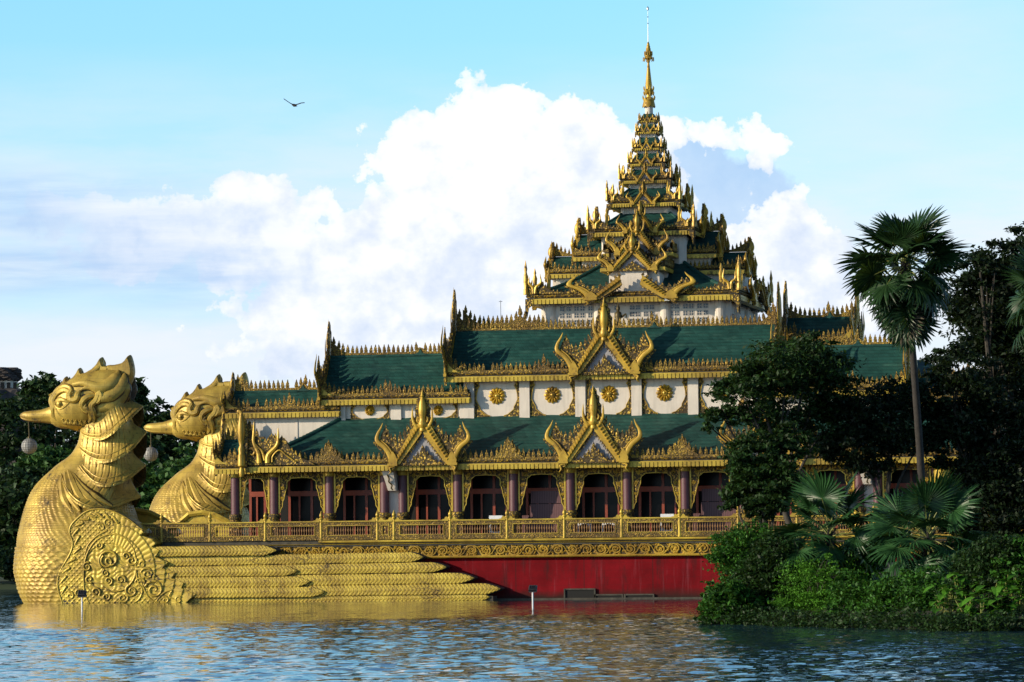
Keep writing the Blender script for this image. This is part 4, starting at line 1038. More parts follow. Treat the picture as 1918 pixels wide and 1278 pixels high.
# spire
spx = AX; ZS = lambda y: Zp(1213, y, AY)
sp = empty('spire', (AX, AY, z_top), parent=palace)
d = MB(); d.lathe([(.27, ZS(228)), (.27, ZS(199))], (AX, AY, 0), 16); d.build('drum', 'white_wall', sp, True)
L = MB(); n = 8
def skirt(z0, z1_, r0, r1_, lobes=8):
    rows = []; N = 48
    for t in (0, .33, .66, 1):
        row = []
        for k in range(N):
            a = 2 * math.pi * k / N; lob = abs(math.cos(a * lobes / 2)); r = lerp(r1_, r0, t) ; z = lerp(z1_, z0, t) - (.12 * lob if t == 1 else 0)
            row.append((AX + r * math.cos(a), AY + r * math.sin(a), z))
        rows.append(row)
    L.grid(rows, 0, True)
L.lathe([(.30, ZS(200)), (.34, ZS(192)), (.37, ZS(190)), (.37, ZS(185)), (.25, ZS(184)), (.16, ZS(182)), (.15, ZS(178)), (.22, ZS(177)), (.26, ZS(175)), (.30, ZS(168)), (.22, ZS(167)), (.20, ZS(164)), (.23, ZS(161)), (.13, ZS(135)), (.07, ZS(118)), (.10, ZS(117)), (.10, ZS(113)), (.05, ZS(112))], (AX, AY, 0), 12, 0)
skirt(ZS(199), ZS(189), .44, .34)
for k in range(8):
    a = math.pi / 8 + k * math.pi / 4; ca, sa = math.cos(a), math.sin(a)
    for z_, r in ((ZS(184.5), .37), (ZS(167), .30), (ZS(176), .30)): L.tube([(AX + ca * r, AY + sa * r, z_ - .1), (AX + ca * (r + .05), AY + sa * (r + .05), z_ + .08), (AX + ca * (r + .02), AY + sa * (r + .02), z_ + .2)], [.05, .035, .01], 5, 0)
L.build('spire_cone', 'gold', sp, True)
U = MB(); prof = [(.06, ZS(113))]
for i in range(7):
    y_ = 110 - i * 4.3; r = .27 * (1 - i / 7.5) ** .8 + .02
    prof += [(r, ZS(y_)), (r * .98, ZS(y_ - 1.2)), (r * .78, ZS(y_ - 2.6))]
prof += [(.02, ZS(78))]
U.lathe(prof, (AX, AY, 0), 14)
for k in range(12):
    a = k * math.pi / 6
    for r, y_ in ((.30, 109), (.22, 98)):
        U.tube([(AX + r * math.cos(a), AY + r * math.sin(a), ZS(y_) - .02), (AX + r * 1.2 * math.cos(a), AY + r * 1.2 * math.sin(a), ZS(y_) + .05), (AX + r * 1.2 * math.cos(a), AY + r * 1.2 * math.sin(a), ZS(y_) - .22)], [.015, .02, .03], 4)
U.build('umbrella_crown', 'gold', sp, True)
V = MB(); V.lathe([(.028, ZS(80)), (.018, ZS(45)), (.05, ZS(44)), (.014, ZS(43)), (.014, ZS(33)), (.05, ZS(32)), (.012, ZS(31)), (.012, ZS(20)), (.06, ZS(19)), (.075, ZS(16.5)), (.05, ZS(14)), (.01, ZS(12))], (AX, AY, 0), 8)
V.build('vane_rod', 'antenna_metal', sp, True)
at = MB(); xa, za = PX(938, 600, 9); at.tube([(xa, 9, za - 1.5), (xa, 9, Zp(938, 563, 9))], .022, 5); at.tube([(xa - .12, 9, Zp(938, 565, 9)), (xa + .12, 9, Zp(938, 565, 9))], .016, 4); at.build('antenna', 'antenna_metal', palace)
fl = MB(); xa, za = PX(1250, 559, yE + .1); fl.box(xa - .17, xa + .17, yE - .1, yE + .2, za - .17, za + .17); fl.box(xa - .1, xa + .1, yE - .18, yE - .1, za - .1, za + .1); fl.build('floodlight', 'white_paint', palace)

# ------------------------------------------------------------------ the two bird figureheads
BY = 3.0
def BX(px, py, Y=BY): x, z = PX(px, py, Y); return Vector((x, Y, z))
def fish(s, t):
    """raised lower rims of overlapping scales; s, t in scale widths, t upwards. Arrays in, height out"""
    h = np.zeros_like(s); done = np.zeros(s.shape, bool)
    r0 = np.floor(t * 2).astype(int)
    for k in (3, 2, 1, 0, -1):
        r = r0 + k; off = .5 * (np.mod(r, 2)); cx = np.round(s - off) + off; cy = r * .5 + .12
        d = np.sqrt((s - cx) ** 2 + ((t - cy) * 1.0) ** 2); ins = (d < .56) & ~done & (t <= cy + .25)
        h = np.where(ins, .25 + .75 * np.clip(d / .56, 0, 1) ** 2 * np.clip((cy + .1 - t) * 2.5, 0, 1), h); done |= ins
    return h
YS = [1150, 1137, 1108, 1067, 1030, 1000, 960, 935, 918, 905, 895, 884, 873, 864, 856, 845, 829, 810, 795, 780]
XF = [70, 54, 39, 30, 33, 36, 46, 54, 62, 72, 82, 93, 104, 117, 130, 139, 147.5, 151, 153, 160]
XB = [262, 262, 262, 262, 262, 258, 246, 238, 230, 222, 214, 210, 206, 204, 204, 206, 212, 218, 226, 230]
HW = [3.9, 4.0, 4.2, 4.3, 4.2, 3.95, 3.3, 2.8, 2.4, 2.15, 1.95, 1.8, 1.65, 1.5, 1.35, 1.2, 1.05, 1.0, 1.0, 1.0]
XF = [a + 9 * (w / 4.3) ** 1.5 for a, w in zip(XF, HW)]
bird = empty('bird_statue', tuple(BX(150, 1130)), 'nearer golden bird figurehead at the left bow, neck and crest clear of the roofs', 'bird statue', 'bird figureheads at the bow')
def body_mesh():
    nv, nu = 250, 330; V = np.zeros((nv, nu, 3)); S = np.zeros((nv, nu)); Tt = np.zeros((nv, nu))
    ys = np.linspace(1150, 782, nv); a = np.linspace(0, 2 * np.pi, nu, endpoint=False)
    xf = np.interp(ys[::-1], YS[::-1], XF[::-1])[::-1]; xb = np.interp(ys[::-1], YS[::-1], XB[::-1])[::-1]; hw = np.interp(ys[::-1], YS[::-1], HW[::-1])[::-1]
    def sm(v):
        w = np.ones(9) / 9; p = np.pad(v, 4, 'edge'); return np.convolve(p, w, 'valid')
    xf, xb, hw = sm(xf), sm(xb), sm(hw)
    acc = 0; pz = None
    for j in range(nv):
        f, b = BX(xf[j], ys[j]), BX(xb[j], ys[j]); c = (f + b) / 2; rx = (b - f).length / 2; z = c.z
        ca = np.cos(a); sa = np.sin(a); e = .86
        V[j, :, 0] = c.x - np.sign(ca) * np.abs(ca) ** e * rx; V[j, :, 1] = c.y + np.sign(sa) * np.abs(sa) ** e * hw[j]; V[j, :, 2] = z
        aa = np.where(a > np.pi, a - 2 * np.pi, a); S[j] = aa * (rx + hw[j]) * .5
        acc += 0 if pz is None else math.hypot(z - pz, 0) ; pz = z; Tt[j] = acc
    C = V.mean(axis=1, keepdims=True); N = V - C; N[:, :, 2] = 0; N /= np.linalg.norm(N, axis=2, keepdims=True) + 1e-9
    lowz = BX(100, 1024).z; top = BX(100, 880).z
    up = V[:, :, 2] > lowz
    sc_ = np.where(up, .30, .52)
    q = np.clip(Tt / 4.4, 0, 1)
    ang = 22
    hs = fish(S / sc_, Tt / sc_) * np.where(up, .085, .10)
    fade = np.clip((top - V[:, :, 2]) * 2, 0, 1)
    V += N * (hs * fade)[:, :, None]
    V += N * (np.where(np.abs(V[:, :, 2] - lowz) < .03, -.06, 0))[:, :, None]
    V += N * (np.where(up, .0, .05))[:, :, None]
    i, j = np.meshgrid(np.arange(nu), np.arange(nv - 1)); i2 = (i + 1) % nu
    Fq = np.stack([j * nu + i, j * nu + i2, (j + 1) * nu + i2, (j + 1) * nu + i], -1).reshape(-1, 4)
    me = arr_mesh('body', V.reshape(-1, 3), Fq, ['gold_bird'])
    return me
def surf_y(px, py):                    # near side of the body under a photograph pixel
    f, b, w = interp(YS[::-1], XF[::-1], py), interp(YS[::-1], XB[::-1], py), interp(YS[::-1], HW[::-1], py)
    u = max(-1, min(1, (px - (f + b) / 2) / ((b - f) / 2))); return BY - w * math.sqrt(max(0, 1 - u * u)) ** .86
put('body', body_mesh(), bird)
def ring(Fp, Bp, w, sag, n=96):
    f, b = BX(*Fp), BX(*Bp); m = (f + b) / 2; out = []
    for k in range(n):
        a = 2 * math.pi * k / n; s_ = math.sin(a)
        p = m + (f - b) / 2 * math.cos(a) + Vector((0, w * math.copysign(abs(s_) ** .85, s_), 0)); p.z -= sag * s_ * s_
        out.append(p)
    return out
def collar(F0, B0, w0, s0, F1, B1, w1, s1, nf=30, flare=.26):
    """one flared ring of neck feathers with grooves and a thick upturned rim"""
    n = 240; a_, b_ = ring(F0, B0, w0, s0, n), ring(F1, B1, w1, s1, n); c0 = sum(a_, Vector()) / n; c1 = sum(b_, Vector()) / n
    rows = []; nv = 16
    for j in range(nv + 1):
        t = j / nv; row = []
        for k in range(n):
            p = a_[k].lerp(b_[k], t); c = c0.lerp(c1, t); o = (p - c); o.z *= .3
            if o.length: o.normalize()
            ph = (k / n * nf) % 1.0
            back = .5 - .5 * math.cos(2 * math.pi * k / n)
            groove = -.05 * max(0, 1 - abs(ph - .5) * 11) + .012 * abs(math.cos(math.pi * (ph - .5)))
            bulge = .16 * math.sin(math.pi * min(1, t * 1.05)) * (1 - .5 * t)
            fl = flare * back * max(0, t - .55) ** 2 * 2.2
            q = p + o * (groove * min(1, t * 5) + bulge * .6 + fl)
            q.z += fl * .8
            if t > .93: q += o * .03
            q.z -= .05 * abs(math.sin(math.pi * (ph - .5))) * (t > .9)
            row.append(q)
        rows.append(row)
    # rim and underside going back in
    last = rows[-1]; c = sum(last, Vector()) / n
    r1 = [p + (p - c).normalized() * .05 - Vector((0, 0, .13)) for p in last]
    r2 = [c.lerp(p, .90) - Vector((0, 0, .16)) for p in last]
    r3 = [c.lerp(p, .55) + Vector((0, 0, .35)) for p in last]
    mb = MB(); mb.grid([r3, r2, r1] + rows[::-1], 0, True)
    # second line of feather tips over the rim
    pts = [p + (p - c).normalized() * .05 for p in rows[-3]]
    mb.tube(pts + [pts[0]], .035, 5)
    return mb
RIMS = [  # side views: inner line, rim line, width
    ([(153, 790), (165, 795), (182, 796), (200, 790), (215, 775), (228, 760), (236, 748), (240, 738)], [(150, 803), (165, 815), (182, 821), (204, 823), (225, 815), (243, 799), (257, 782), (268, 760)], 1.0),
    ([(151, 806), (164, 815), (182, 820), (202, 820), (220, 812), (236, 800), (242, 788), (243, 778)], [(148, 826), (160, 842), (178, 855), (200, 864), (222, 865), (243, 857), (261, 840), (275, 808)], 1.12),
    ([(149, 828), (160, 842), (178, 853), (200, 860), (220, 858), (234, 848), (240, 838), (242, 826)], [(146, 846), (158, 867), (175, 886), (195, 903), (215, 910), (237, 908), (257, 896), (273, 870)], 1.35),
    ([(143, 850), (156, 868), (173, 886), (193, 900), (213, 905), (230, 900), (238, 888), (241, 872)], [(120, 868), (129, 888), (142, 909), (160, 930), (182, 945), (206, 953), (232, 948), (264, 929)], 1.75)]
WI = [.0, .80, 1.10, 1.28, 1.30, 1.12, .75, .05]; WR = [.0, .86, 1.28, 1.62, 1.85, 1.72, 1.15, .02]
def path_at(P_, t):
    q = t * (len(P_) - 1); i = min(int(q), len(P_) - 2); u = q - i
    p0, p1, p2, p3 = [np.array(P_[max(0, min(len(P_) - 1, k))], float) for k in (i - 1, i, i + 1, i + 2)]
    return .5 * (2 * p1 + (p2 - p0) * u + (2 * p0 - 5 * p1 + 4 * p2 - p3) * u * u + (p3 - p0 + 3 * (p1 - p2)) * u ** 3)
def sm1(W, t): return float(path_at([(w,) for w in W], t)[0])
for inn, rim, sc_ in RIMS[::-1]:
    mb = MB(); rows = []; nt, nv, nf = 112, 16, 11; edge_pts = []
    for j in range(nv + 1):
        u = j / nv; row = []
        for k in range(2 * nt):
            sg = -1 if k < nt else 1; t = (k / (nt - 1)) if k < nt else 1 - (k - nt) / (nt - 1)
            A, B = path_at(inn, t), path_at(rim, t); back = max(0, (t - .35) / .65)
            ux = u ** (1 + .9 * back); uz = u ** (1 - .12 * back)
            px_, py_ = A[0] + (B[0] - A[0]) * ux, A[1] + (B[1] - A[1]) * uz
            wi, wr = max(0, sm1(WI, t)) * sc_, max(0, sm1(WR, t)) * sc_
            w = lerp(wi, wr * 1.08, u ** 2.0)
            ph = (t * nf - .25 * math.sin(u * 2.2)) % 1.0; g = max(0, 1 - abs(ph - .5) * 12)
            w -= .05 * g * min(1, u * 6) * min(1, w); w += .015 * math.sin(math.pi * abs(ph - .5) * 2)
            if u > .88: w += .05 * min(1, w)
            p = BX(px_, py_); row.append(Vector((p.x, BY + sg * w, p.z - (.03 * g if u > .9 else 0))))
        rows.append(row)
    last = rows[-1]; c = sum(last, Vector()) / len(last)
    r1 = [p - Vector((0, 0, .12)) for p in last]; r2 = [Vector((lerp(c.x, p.x, .93), lerp(BY, p.y, .86), p.z - .12)) for p in last]; r3 = [Vector((lerp(c.x, p.x, .62), lerp(BY, p.y, .55), p.z + .5)) for p in last]
    mb.grid([r3, r2, r1], 1, True); mb.grid([r1] + rows[::-1], 0, True)  # undersides take the dark material: shade painted into the colour
    for half in (0, 1):
        seg = [p + Vector((0, (-1, 1)[half] * .03, -.02)) for p in rows[-2][half * nt:(half + 1) * nt:4]]
        mb.tube(seg, [.05] * len(seg), 5)
        seg = [Vector((p.x, BY + (p.y - BY) * 1.0 + (-1, 1)[half] * .02, p.z)) for p in rows[-5][half * nt + 10:(half + 1) * nt - 8:4]]
        mb.tube(seg, [.02] + [.035] * (len(seg) - 2) + [.02], 5)
    mb.build('neck_collar', ['gold_bird', 'copper_and_shade'], bird, True)
# back of the neck between the collars
nb = MB()
rows = []
for py, xf_, xb_, w_ in ((950, 140, 236, 2.3), (930, 142, 238, 2.1), (900, 150, 240, 1.9), (880, 152, 242, 1.6), (862, 154, 242, 1.35), (845, 155, 241, 1.25), (825, 157, 241, 1.15), (806, 158, 242, 1.05), (785, 160, 240, 1.0), (760, 165, 244, 1.3), (740, 168, 240, 1.2)):
    rows.append(ring((xf_, py + 6), (xb_, py - 6), w_, 0, 40))
nb.grid(rows, 0, True); nb.build('neck', 'gold_bird', bird, True)
# breast: the folded feather apron and the ledge on the chest
ap = MB()
for pts, r in (([(122, 872), (126, 900), (133, 930), (150, 958)], .30), ([(118, 876), (117, 905), (122, 935), (137, 962)], .26), ([(114, 880), (110, 905), (112, 930), (124, 955)], .20),
               ([(127, 876), (136, 902), (150, 930), (172, 952)], .30), ([(130, 880), (146, 910), (165, 932), (192, 950)], .28), ([(134, 884), (155, 912), (180, 932), (210, 948)], .24)):
    P_ = [BX(a, b, surf_y(a, b) - .02) for a, b in pts]; ap.tube(smooth_path(P_, 6), rads([r * .4, r, r * 1.2, r * .25], 6), 8); ap.tube([q_ + Vector((0, .10, 0)) for q_ in smooth_path(P_, 6)], [q + .05 for q in rads([r * .4, r, r * 1.2, r * .25], 6)], 8, 1)  # the wider dark tube behind each fold paints the shade between them
ap.build('breast_feathers', ['gold_bird', 'gold_crease_shade'], bird, True)
lg = MB()
for off in (-.5, .5):
    for pts, r in (([(133, 852), (108, 874), (92, 893), (72, 915), (58, 935)], .12), ([(76, 935), (56, 965), (43, 998), (36, 1022)], .17)):
        P_ = []
        for a, b in pts:
            p = BX(a + 3, b, BY + off * 1.6); P_.append(p)
        lg.tube(smooth_path(P_, 5), rads([.05] + [r] * 3 + ([r] if len(pts) > 4 else []), 5)[:len(smooth_path(P_, 5))], 7)
lg.build('chest_ribbon', 'gold_bird', bird, True)
# head
HS = [(92, 777, 14, .42), (100, 775, 20, .55), (104, 766, 30, .85), (110, 762, 38, 1.05), (120, 757, 46, 1.25), (135, 751, 53, 1.42), (150, 748, 57, 1.5), (168, 744, 59, 1.5), (185, 740, 57, 1.42), (205, 733, 50, 1.25), (222, 726, 40, 1.0), (236, 718, 28, .7), (246, 710, 12, .3)]
hd = MB(); rows = []
for t in np.linspace(0, len(HS) - 1, 60):
    i = min(int(t), len(HS) - 2); u = t - i; u = u * u * (3 - 2 * u) * .4 + u * .6
    x_, y_, hh, w_ = [lerp(HS[i][k], HS[i + 1][k], u) for k in range(4)]
    c = BX(x_, y_); hz = hh / 29.0; row = []
    for k in range(64):
        a = 2 * math.pi * k / 64; ca, sa = math.cos(a), math.sin(a)
        row.append((c.x + .10 * hz * ca, c.y + w_ * math.copysign(abs(sa) ** .8, sa), c.z + hz * math.copysign(abs(ca) ** .9, ca) * (.84 if ca > 0 else 1.0)))
    rows.append(row)
hd.grid(rows, 0, True); head = hd.build('head', 'gold_bird', bird, True)
# beak
bk = MB(); rows = []
BK = [(37.5, 779, 1.0, .06), (40, 779, 4.5, .20), (46, 779, 8, .34), (55, 779.5, 10, .44), (66, 779.5, 11, .48), (78, 779, 12, .50), (90, 777.5, 14.5, .54), (100, 776, 16.5, .60), (108, 774, 18, .7)]
for x_, y_, hh, w_ in BK:
    c = BX(x_, y_); hz = hh / 26; row = []
    for k in range(32):
        a = 2 * math.pi * k / 32; ca, sa = math.cos(a), math.sin(a)
        dz = hz * (abs(ca) ** .8) * (1 if ca > 0 else -1) * (.85 if ca > 0 else 1.0)
        g = .04 if abs(ca + .45) < .12 else 0
        row.append((c.x, c.y + (w_ - g) * math.copysign(abs(sa) ** .75, sa), c.z + dz))
    rows.append(row)
bk.grid(rows, 0, True); bk.add(rows[0], [tuple(range(32))[::-1]]); bk.build('beak', 'gold_bird', bird, True)
for sg in (-1, 1):
    def hp3(px, py, lift=.0):        # point on the head's side
        xs = [h[0] for h in HS]; cy, hh, w_ = interp(xs, [h[1] for h in HS], px), interp(xs, [h[2] for h in HS], px), interp(xs, [h[3] for h in HS], px)
        u = max(-1, min(1, (py - cy) / hh)); y = w_ * max(0, 1 - abs(u) ** 2.2) ** .45
        base = BX(px, py); return Vector((base.x, BY + sg * (y + lift), base.z))
    def curl(mb, pts, r, lift=.02, n=7):
        P_ = [hp3(a, b, lift) for a, b in pts]; S_ = smooth_path(P_, 6); rr = list(r) if hasattr(r, '__len__') else [r] * len(pts)
        mb.tube(S_, [q * 1.25 for q in rads(rr, 6)], n, 0, .9)
        mb.tube([q_ - Vector((0, sg * .10, 0)) for q_ in S_], [q * 1.25 + .05 for q in rads(rr, 6)], n, 1, .6)  # wider dark tube beneath outlines the curl with painted crease shade
    ey = MB(); c = hp3(124, 758, -.10)
    o = MB(); o.lathe([(0, -.27), (.13, -.24), (.22, -.15), (.27, 0), (.22, .15), (.13, .24), (0, .27)], tuple(c), 20); ey.merge(o)
    o = MB(); o.lathe([(.07, 0), (.09, .03), (.07, .05), (0, .06)], (0, 0, 0), 14)
    ey.merge(o, Matrix.Translation(c + Vector((0, sg * .25, 0))) @ Matrix.Rotation(sg * -math.pi / 2, 4, 'X'))
    ey.build('eye', 'gold_bird', bird, True)
    fc = MB()
    curl(fc, [(143, 756), (135, 752), (127, 750), (119, 753), (114, 759), (118, 765), (125, 767), (133, 764), (143, 756)], [.04, .10, .13, .11, .07, .05, .05, .05, .03])
    curl(fc, [(114, 768), (110, 757), (113, 745), (122, 736), (134, 732), (146, 737)], [.05, .09, .13, .15, .16, .12])
    curl(fc, [(112, 764), (107, 752), (111, 738), (121, 729), (134, 725), (145, 729), (150, 738)], [.05, .08, .10, .12, .12, .11, .06], .03)
    curl(fc, [(148, 731), (143, 741), (147, 750), (157, 749), (160, 740), (166, 731)], [.12, .16, .17, .18, .15, .04], .05)
    curl(fc, [(118, 775), (115, 765), (120, 776), (128, 781)], [.04, .05, .06, .03])
    curl(fc, [(105, 741), (103, 752), (108, 764), (109, 778), (114, 788)], [.14, .16, .12, .10, .06], .03)
    curl(fc, [(101, 742), (100, 750), (103, 756)], [.14, .20, .10], .08)
    # cheek plume
    curl(fc, [(196, 741), (181, 744), (171, 751), (167, 760), (171, 770), (176, 773)], [.05, .15, .17, .14, .10, .12], .06)
    curl(fc, [(199, 732), (196, 742), (192, 752), (184, 762), (186, 776), (184, 790), (170, 801), (152, 806)], [.14, .16, .17, .16, .18, .17, .14, .08], .08)
    curl(fc, [(193, 756), (198, 752), (202, 742), (199, 733), (206, 728)], [.12, .14, .15, .12, .03], .14)
    curl(fc, [(175, 758), (172, 765), (178, 768), (181, 783), (173, 795)], [.05, .10, .12, .12, .06], .1)
    curl(fc, [(188, 772), (190, 785), (183, 795), (168, 803)], [.05, .1, .1, .04], .02)
    for i in range(6):             # fringe along the mouth
        a = 127 + i * 8.2; b = 786 + i * .9
        curl(fc, [(a, b), (a + 3, b + 6), (a + 7, b + 5), (a + 6, b)], [.07, .10, .08, .03], .06, 6)
    curl(fc, [(109, 789), (130, 799), (150, 806), (160, 806)], [.05, .06, .06, .04], .0)
    fc.build('face_carving', ['gold_bird', 'gold_crease_shade'], bird, True)
    er = MB()
    for a, b, r in ((171, 744, .15), (204, 750, .15)):
        c = hp3(a, b, .0); o = MB(); o.lathe([(r, -.12), (r, .06), (r * .3, .07)], (0, 0, 0), 12); er.merge(o, Matrix.Translation(c) @ Matrix.Rotation(math.pi / 2, 4, 'X'))
    er.build('ear_hole', 'dark_interior', bird, True)
    hr = MB()                      # long locks sweeping back
    for pts, r, lf in (([(150, 722), (172, 720), (196, 728), (214, 722), (226, 706), (228, 694)], [.12, .22, .36, .42, .34, .04], .10),
                       ([(160, 735), (176, 728), (190, 732), (196, 742)], [.05, .12, .14, .06], .12),
                       ([(196, 766), (214, 760), (230, 744), (240, 726), (244, 712)], [.30, .46, .52, .44, .08], .05),
                       ([(200, 748), (216, 742), (230, 728), (238, 712), (240, 700)], [.28, .44, .48, .36, .05], .16),
                       ([(186, 780), (208, 772), (228, 758), (240, 742), (246, 728)], [.14, .24, .3, .3, .08], .12)):
        P_ = []
        for a, b in pts:
            p = hp3(min(a, 236), b, lf); p.x = BX(a, b).x; p.z = BX(a, b).z; p.y = BY + sg * max(abs(p.y - BY), .38); P_.append(p)
        hr.tube(smooth_path(P_, 7), rads(r, 7), 10, 0, .55); hr.tube([q_ - Vector((0, sg * .12, .03)) for q_ in smooth_path(P_, 7)], [q + .05 for q in rads(r, 7)], 10, 1, .45)
    hr.build('head_plume', ['gold_bird', 'gold_crease_shade'], bird, True)
# crest: four hooked fins
CR = [[(100, 747), (102, 738), (110, 728), (118, 716), (125.5, 705), (128, 716), (138, 713), (144, 732), (120, 748)],
      [(124, 726), (132, 714), (141, 704), (146, 697), (151, 689), (156, 699), (168, 703), (178, 727), (140, 737)],
      [(150, 714), (160, 700), (174, 691), (184, 681), (192, 669), (197, 684), (212, 690), (214, 727), (165, 732)],
      [(190, 716), (199, 687), (215, 683.5), (229, 680), (238, 673), (245, 665), (251, 683), (252, 701), (246, 718), (234, 740), (212, 744)]]
for i, pl_ in enumerate(CR):
    mb = MB(); pts = [PX(a, b, BY) for a, b in pl_]; cx_ = sum(p[0] for p in pts) / len(pts); cz_ = sum(p[1] for p in pts) / len(pts); n = len(pts)
    w_ = (.42, .46, .5, .5)[i]; rows = []
    S_ = smooth_path([(x_, 0, z_) for x_, z_ in pts] + [(pts[0][0], 0, pts[0][1])], 4)[:-1]
    for yy, k in ((-w_, .80), (-w_ * .8, .90), (-w_ * .3, .985), (0, 1.0), (w_ * .3, .985), (w_ * .8, .90), (w_, .80)):
        rows.append([(cx_ + (p.x - cx_) * k, BY + yy, cz_ + (p.z - cz_) * (k if p.z > cz_ else 1)) for p in S_])
    m_ = len(S_); mb.grid(rows, 0, True); mb.add(rows[0], [tuple(range(m_))]); mb.add(rows[-1], [tuple(range(m_))[::-1]])
    if i < 3:
        t_ = max(range(n), key=lambda k: pts[k][1])
        for sg in (-1, 1):
            P_ = [(pts[t_][0], BY + sg * .05, pts[t_][1] - .05), (pts[t_][0] + .0, BY + sg * .32, pts[t_][1] - .45), (pts[t_][0] - .35, BY + sg * .52, pts[t_][1] - .9), (pts[t_][0] - 1.0, BY + sg * .7, pts[t_][1] - 1.25)]
            mb.tube(smooth_path(P_, 5), rads([.05, .14, .13, .04], 5), 7)
    mb.build('crest_fin', 'gold_bird', bird, True)

# ------------------------------------------------------------------ wing along the hull
WY = -1.25
wing = empty('wing', tuple(PY(200, 1130, WY)), parent=palace)
def WX(a, b): return PX(a, b, WY)
OUT = [(118, 1134), (110, 1115), (108, 1095), (112, 1075), (120, 1055), (131, 1035), (137, 1018), (130, 1000), (133, 985), (145, 970), (163, 958), (188, 953.5), (210, 957), (232, 968), (256, 983), (266, 990), (270, 998), (263, 1003), (285, 1010), (293, 1018), (286, 1024), (300, 1031), (292, 1043), (315, 1054), (305, 1064), (329, 1073), (322, 1083), (345, 1092), (340, 1102), (367, 1113), (350, 1128), (345, 1134)]
def inside(px, pz, poly):
    c = np.zeros(px.shape, bool); n = len(poly)
    for i in range(n):
        x0, z0 = poly[i]; x1, z1 = poly[(i + 1) % n]
        if z0 == z1: continue
        cond = ((z0 > pz) != (z1 > pz)) & (px < (x1 - x0) * (pz - z0) / (z1 - z0) + x0); c ^= cond
    return c
poly = [WX(a, b) for a, b in OUT]
xs = np.arange(min(p[0] for p in poly) - .1, max(p[0] for p in poly) + .1, .04); zz_ = np.arange(-.4, max(p[1] for p in poly) + .1, .04)
Xg, Zg = np.meshgrid(xs, zz_)
msk = inside(Xg, Zg, poly)
cc = WX(205, 1070); R = np.hypot(Xg - cc[0], Zg - cc[1])
# height: outer left area scaled, feather fan around the disc
A = np.arctan2(Zg - cc[1], Xg - cc[0])
H_ = np.zeros_like(Xg)
sc_left = (R > 1.75)
H_ = np.where(sc_left, fish(Xg / .36, Zg / .34) * .07, H_)
fan = (R > 1.75) & (A > -.45) & (A < 1.5) & (Xg > cc[0] + .3)
rf = (R - 1.75) / .66; af = A * 9 + np.floor(rf) * .5
H_ = np.where(fan, .06 * (rf % 1) + .03 * np.abs(np.sin(np.pi * af)), H_)
H_ = np.where(R < 1.7, .03 * np.sin(Xg * 9 + 3 * np.sin(Zg * 5)) * np.sin(Zg * 11 + 2 * np.sin(Xg * 7)), H_)
# domed overall
dome = .14 * np.clip(1 - (R / 4.2) ** 2, 0, 1)
Vv = np.stack([Xg, WY - H_ - dome, Zg], -1).reshape(-1, 3)
nz, nx = Xg.shape; jj, ii = np.meshgrid(np.arange(nz - 1), np.arange(nx - 1), indexing='ij')
cell = msk[:-1, :-1] & msk[1:, 1:] & msk[:-1, 1:] & msk[1:, :-1]
Fq = np.stack([jj * nx + ii, jj * nx + ii + 1, (jj + 1) * nx + ii + 1, (jj + 1) * nx + ii], -1)[cell]
put('wing_shield', arr_mesh('wing_shield', Vv, Fq, ['gold_panel']), wing)
bkp = MB(); bkp.prism(poly, WY - .02, .45)
bkp.build('wing_edge', 'gold_panel', wing)
def wy(x, z):
    r = math.hypot(x - cc[0], z - cc[1]); return WY - .14 * max(0, 1 - (r / 4.2) ** 2)
rl = MB()
def rel(pts, r, n=6):
    P_ = [WX(a, b) for a, b in pts]; P_ = [(x, wy(x, z) - .05, z) for x, z in P_]; S_ = smooth_path(P_, 6)
    rl.tube([(a, y + .07, z) for a, y, z in S_], [q * .72 + .035 for q in rads(r if hasattr(r, '__len__') else [r] * len(pts), 6)], n, 1)  # dark tube under the stem: painted shade along its edges
    rl.tube(S_, [q * .72 for q in rads(r if hasattr(r, '__len__') else [r] * len(pts), 6)], n)
def spiral(cx_, cy_, r0, turns, a0, dirn=1, th=.09):
    pts = []; n = int(14 * turns)
    for i in range(n + 1):
        t = i / n; a = a0 + dirn * t * turns * 2 * math.pi; r_ = r0 * (1 - .85 * t); pts.append((cx_ + r_ * math.cos(a), cy_ - r_ * math.sin(a)))
    P_ = [WX(a, b) for a, b in pts]; P_ = [(x, wy(x, z) - .06, z) for x, z in P_]
    rl.tube([(a, y + .06, z) for a, y, z in P_], [th * .78 * (1 - .5 * i / n) + .03 for i in range(n + 1)], 6, 1)
    rl.tube(P_, [th * .78 * (1 - .5 * i / n) for i in range(n + 1)], 6)
rel([(118, 1132), (109, 1100), (113, 1072), (133, 1036), (137, 1016), (131, 997), (137, 980), (163, 958), (190, 954), (214, 959), (240, 972), (258, 985)], [.06, .08, .07, .07, .07, .07, .08, .08, .07, .06, .05, .03])
for i in range(13):               # foliate rim along the leading edge
    t = i / 12; k = t * 8; P0 = [(116, 1105), (115, 1085), (121, 1066), (131, 1048), (141, 1030), (141, 1012), (138, 996), (145, 980), (157, 969), (172, 962), (188, 960), (204, 963), (219, 969)]
    a, b = P0[i]; nx_, ny_ = (P0[min(i + 1, 12)][0] - P0[max(i - 1, 0)][0], P0[min(i + 1, 12)][1] - P0[max(i - 1, 0)][1]); L_ = math.hypot(nx_, ny_); nx_, ny_ = nx_ / L_, ny_ / L_
    rel([(a - nx_ * 8, b - ny_ * 8), (a - ny_ * 5, b + nx_ * 5), (a - ny_ * 9 + nx_ * 6, b + nx_ * 9 + ny_ * 6), (a - ny_ * 5 + nx_ * 9, b + nx_ * 5 + ny_ * 9)], [.06, .12, .11, .03])
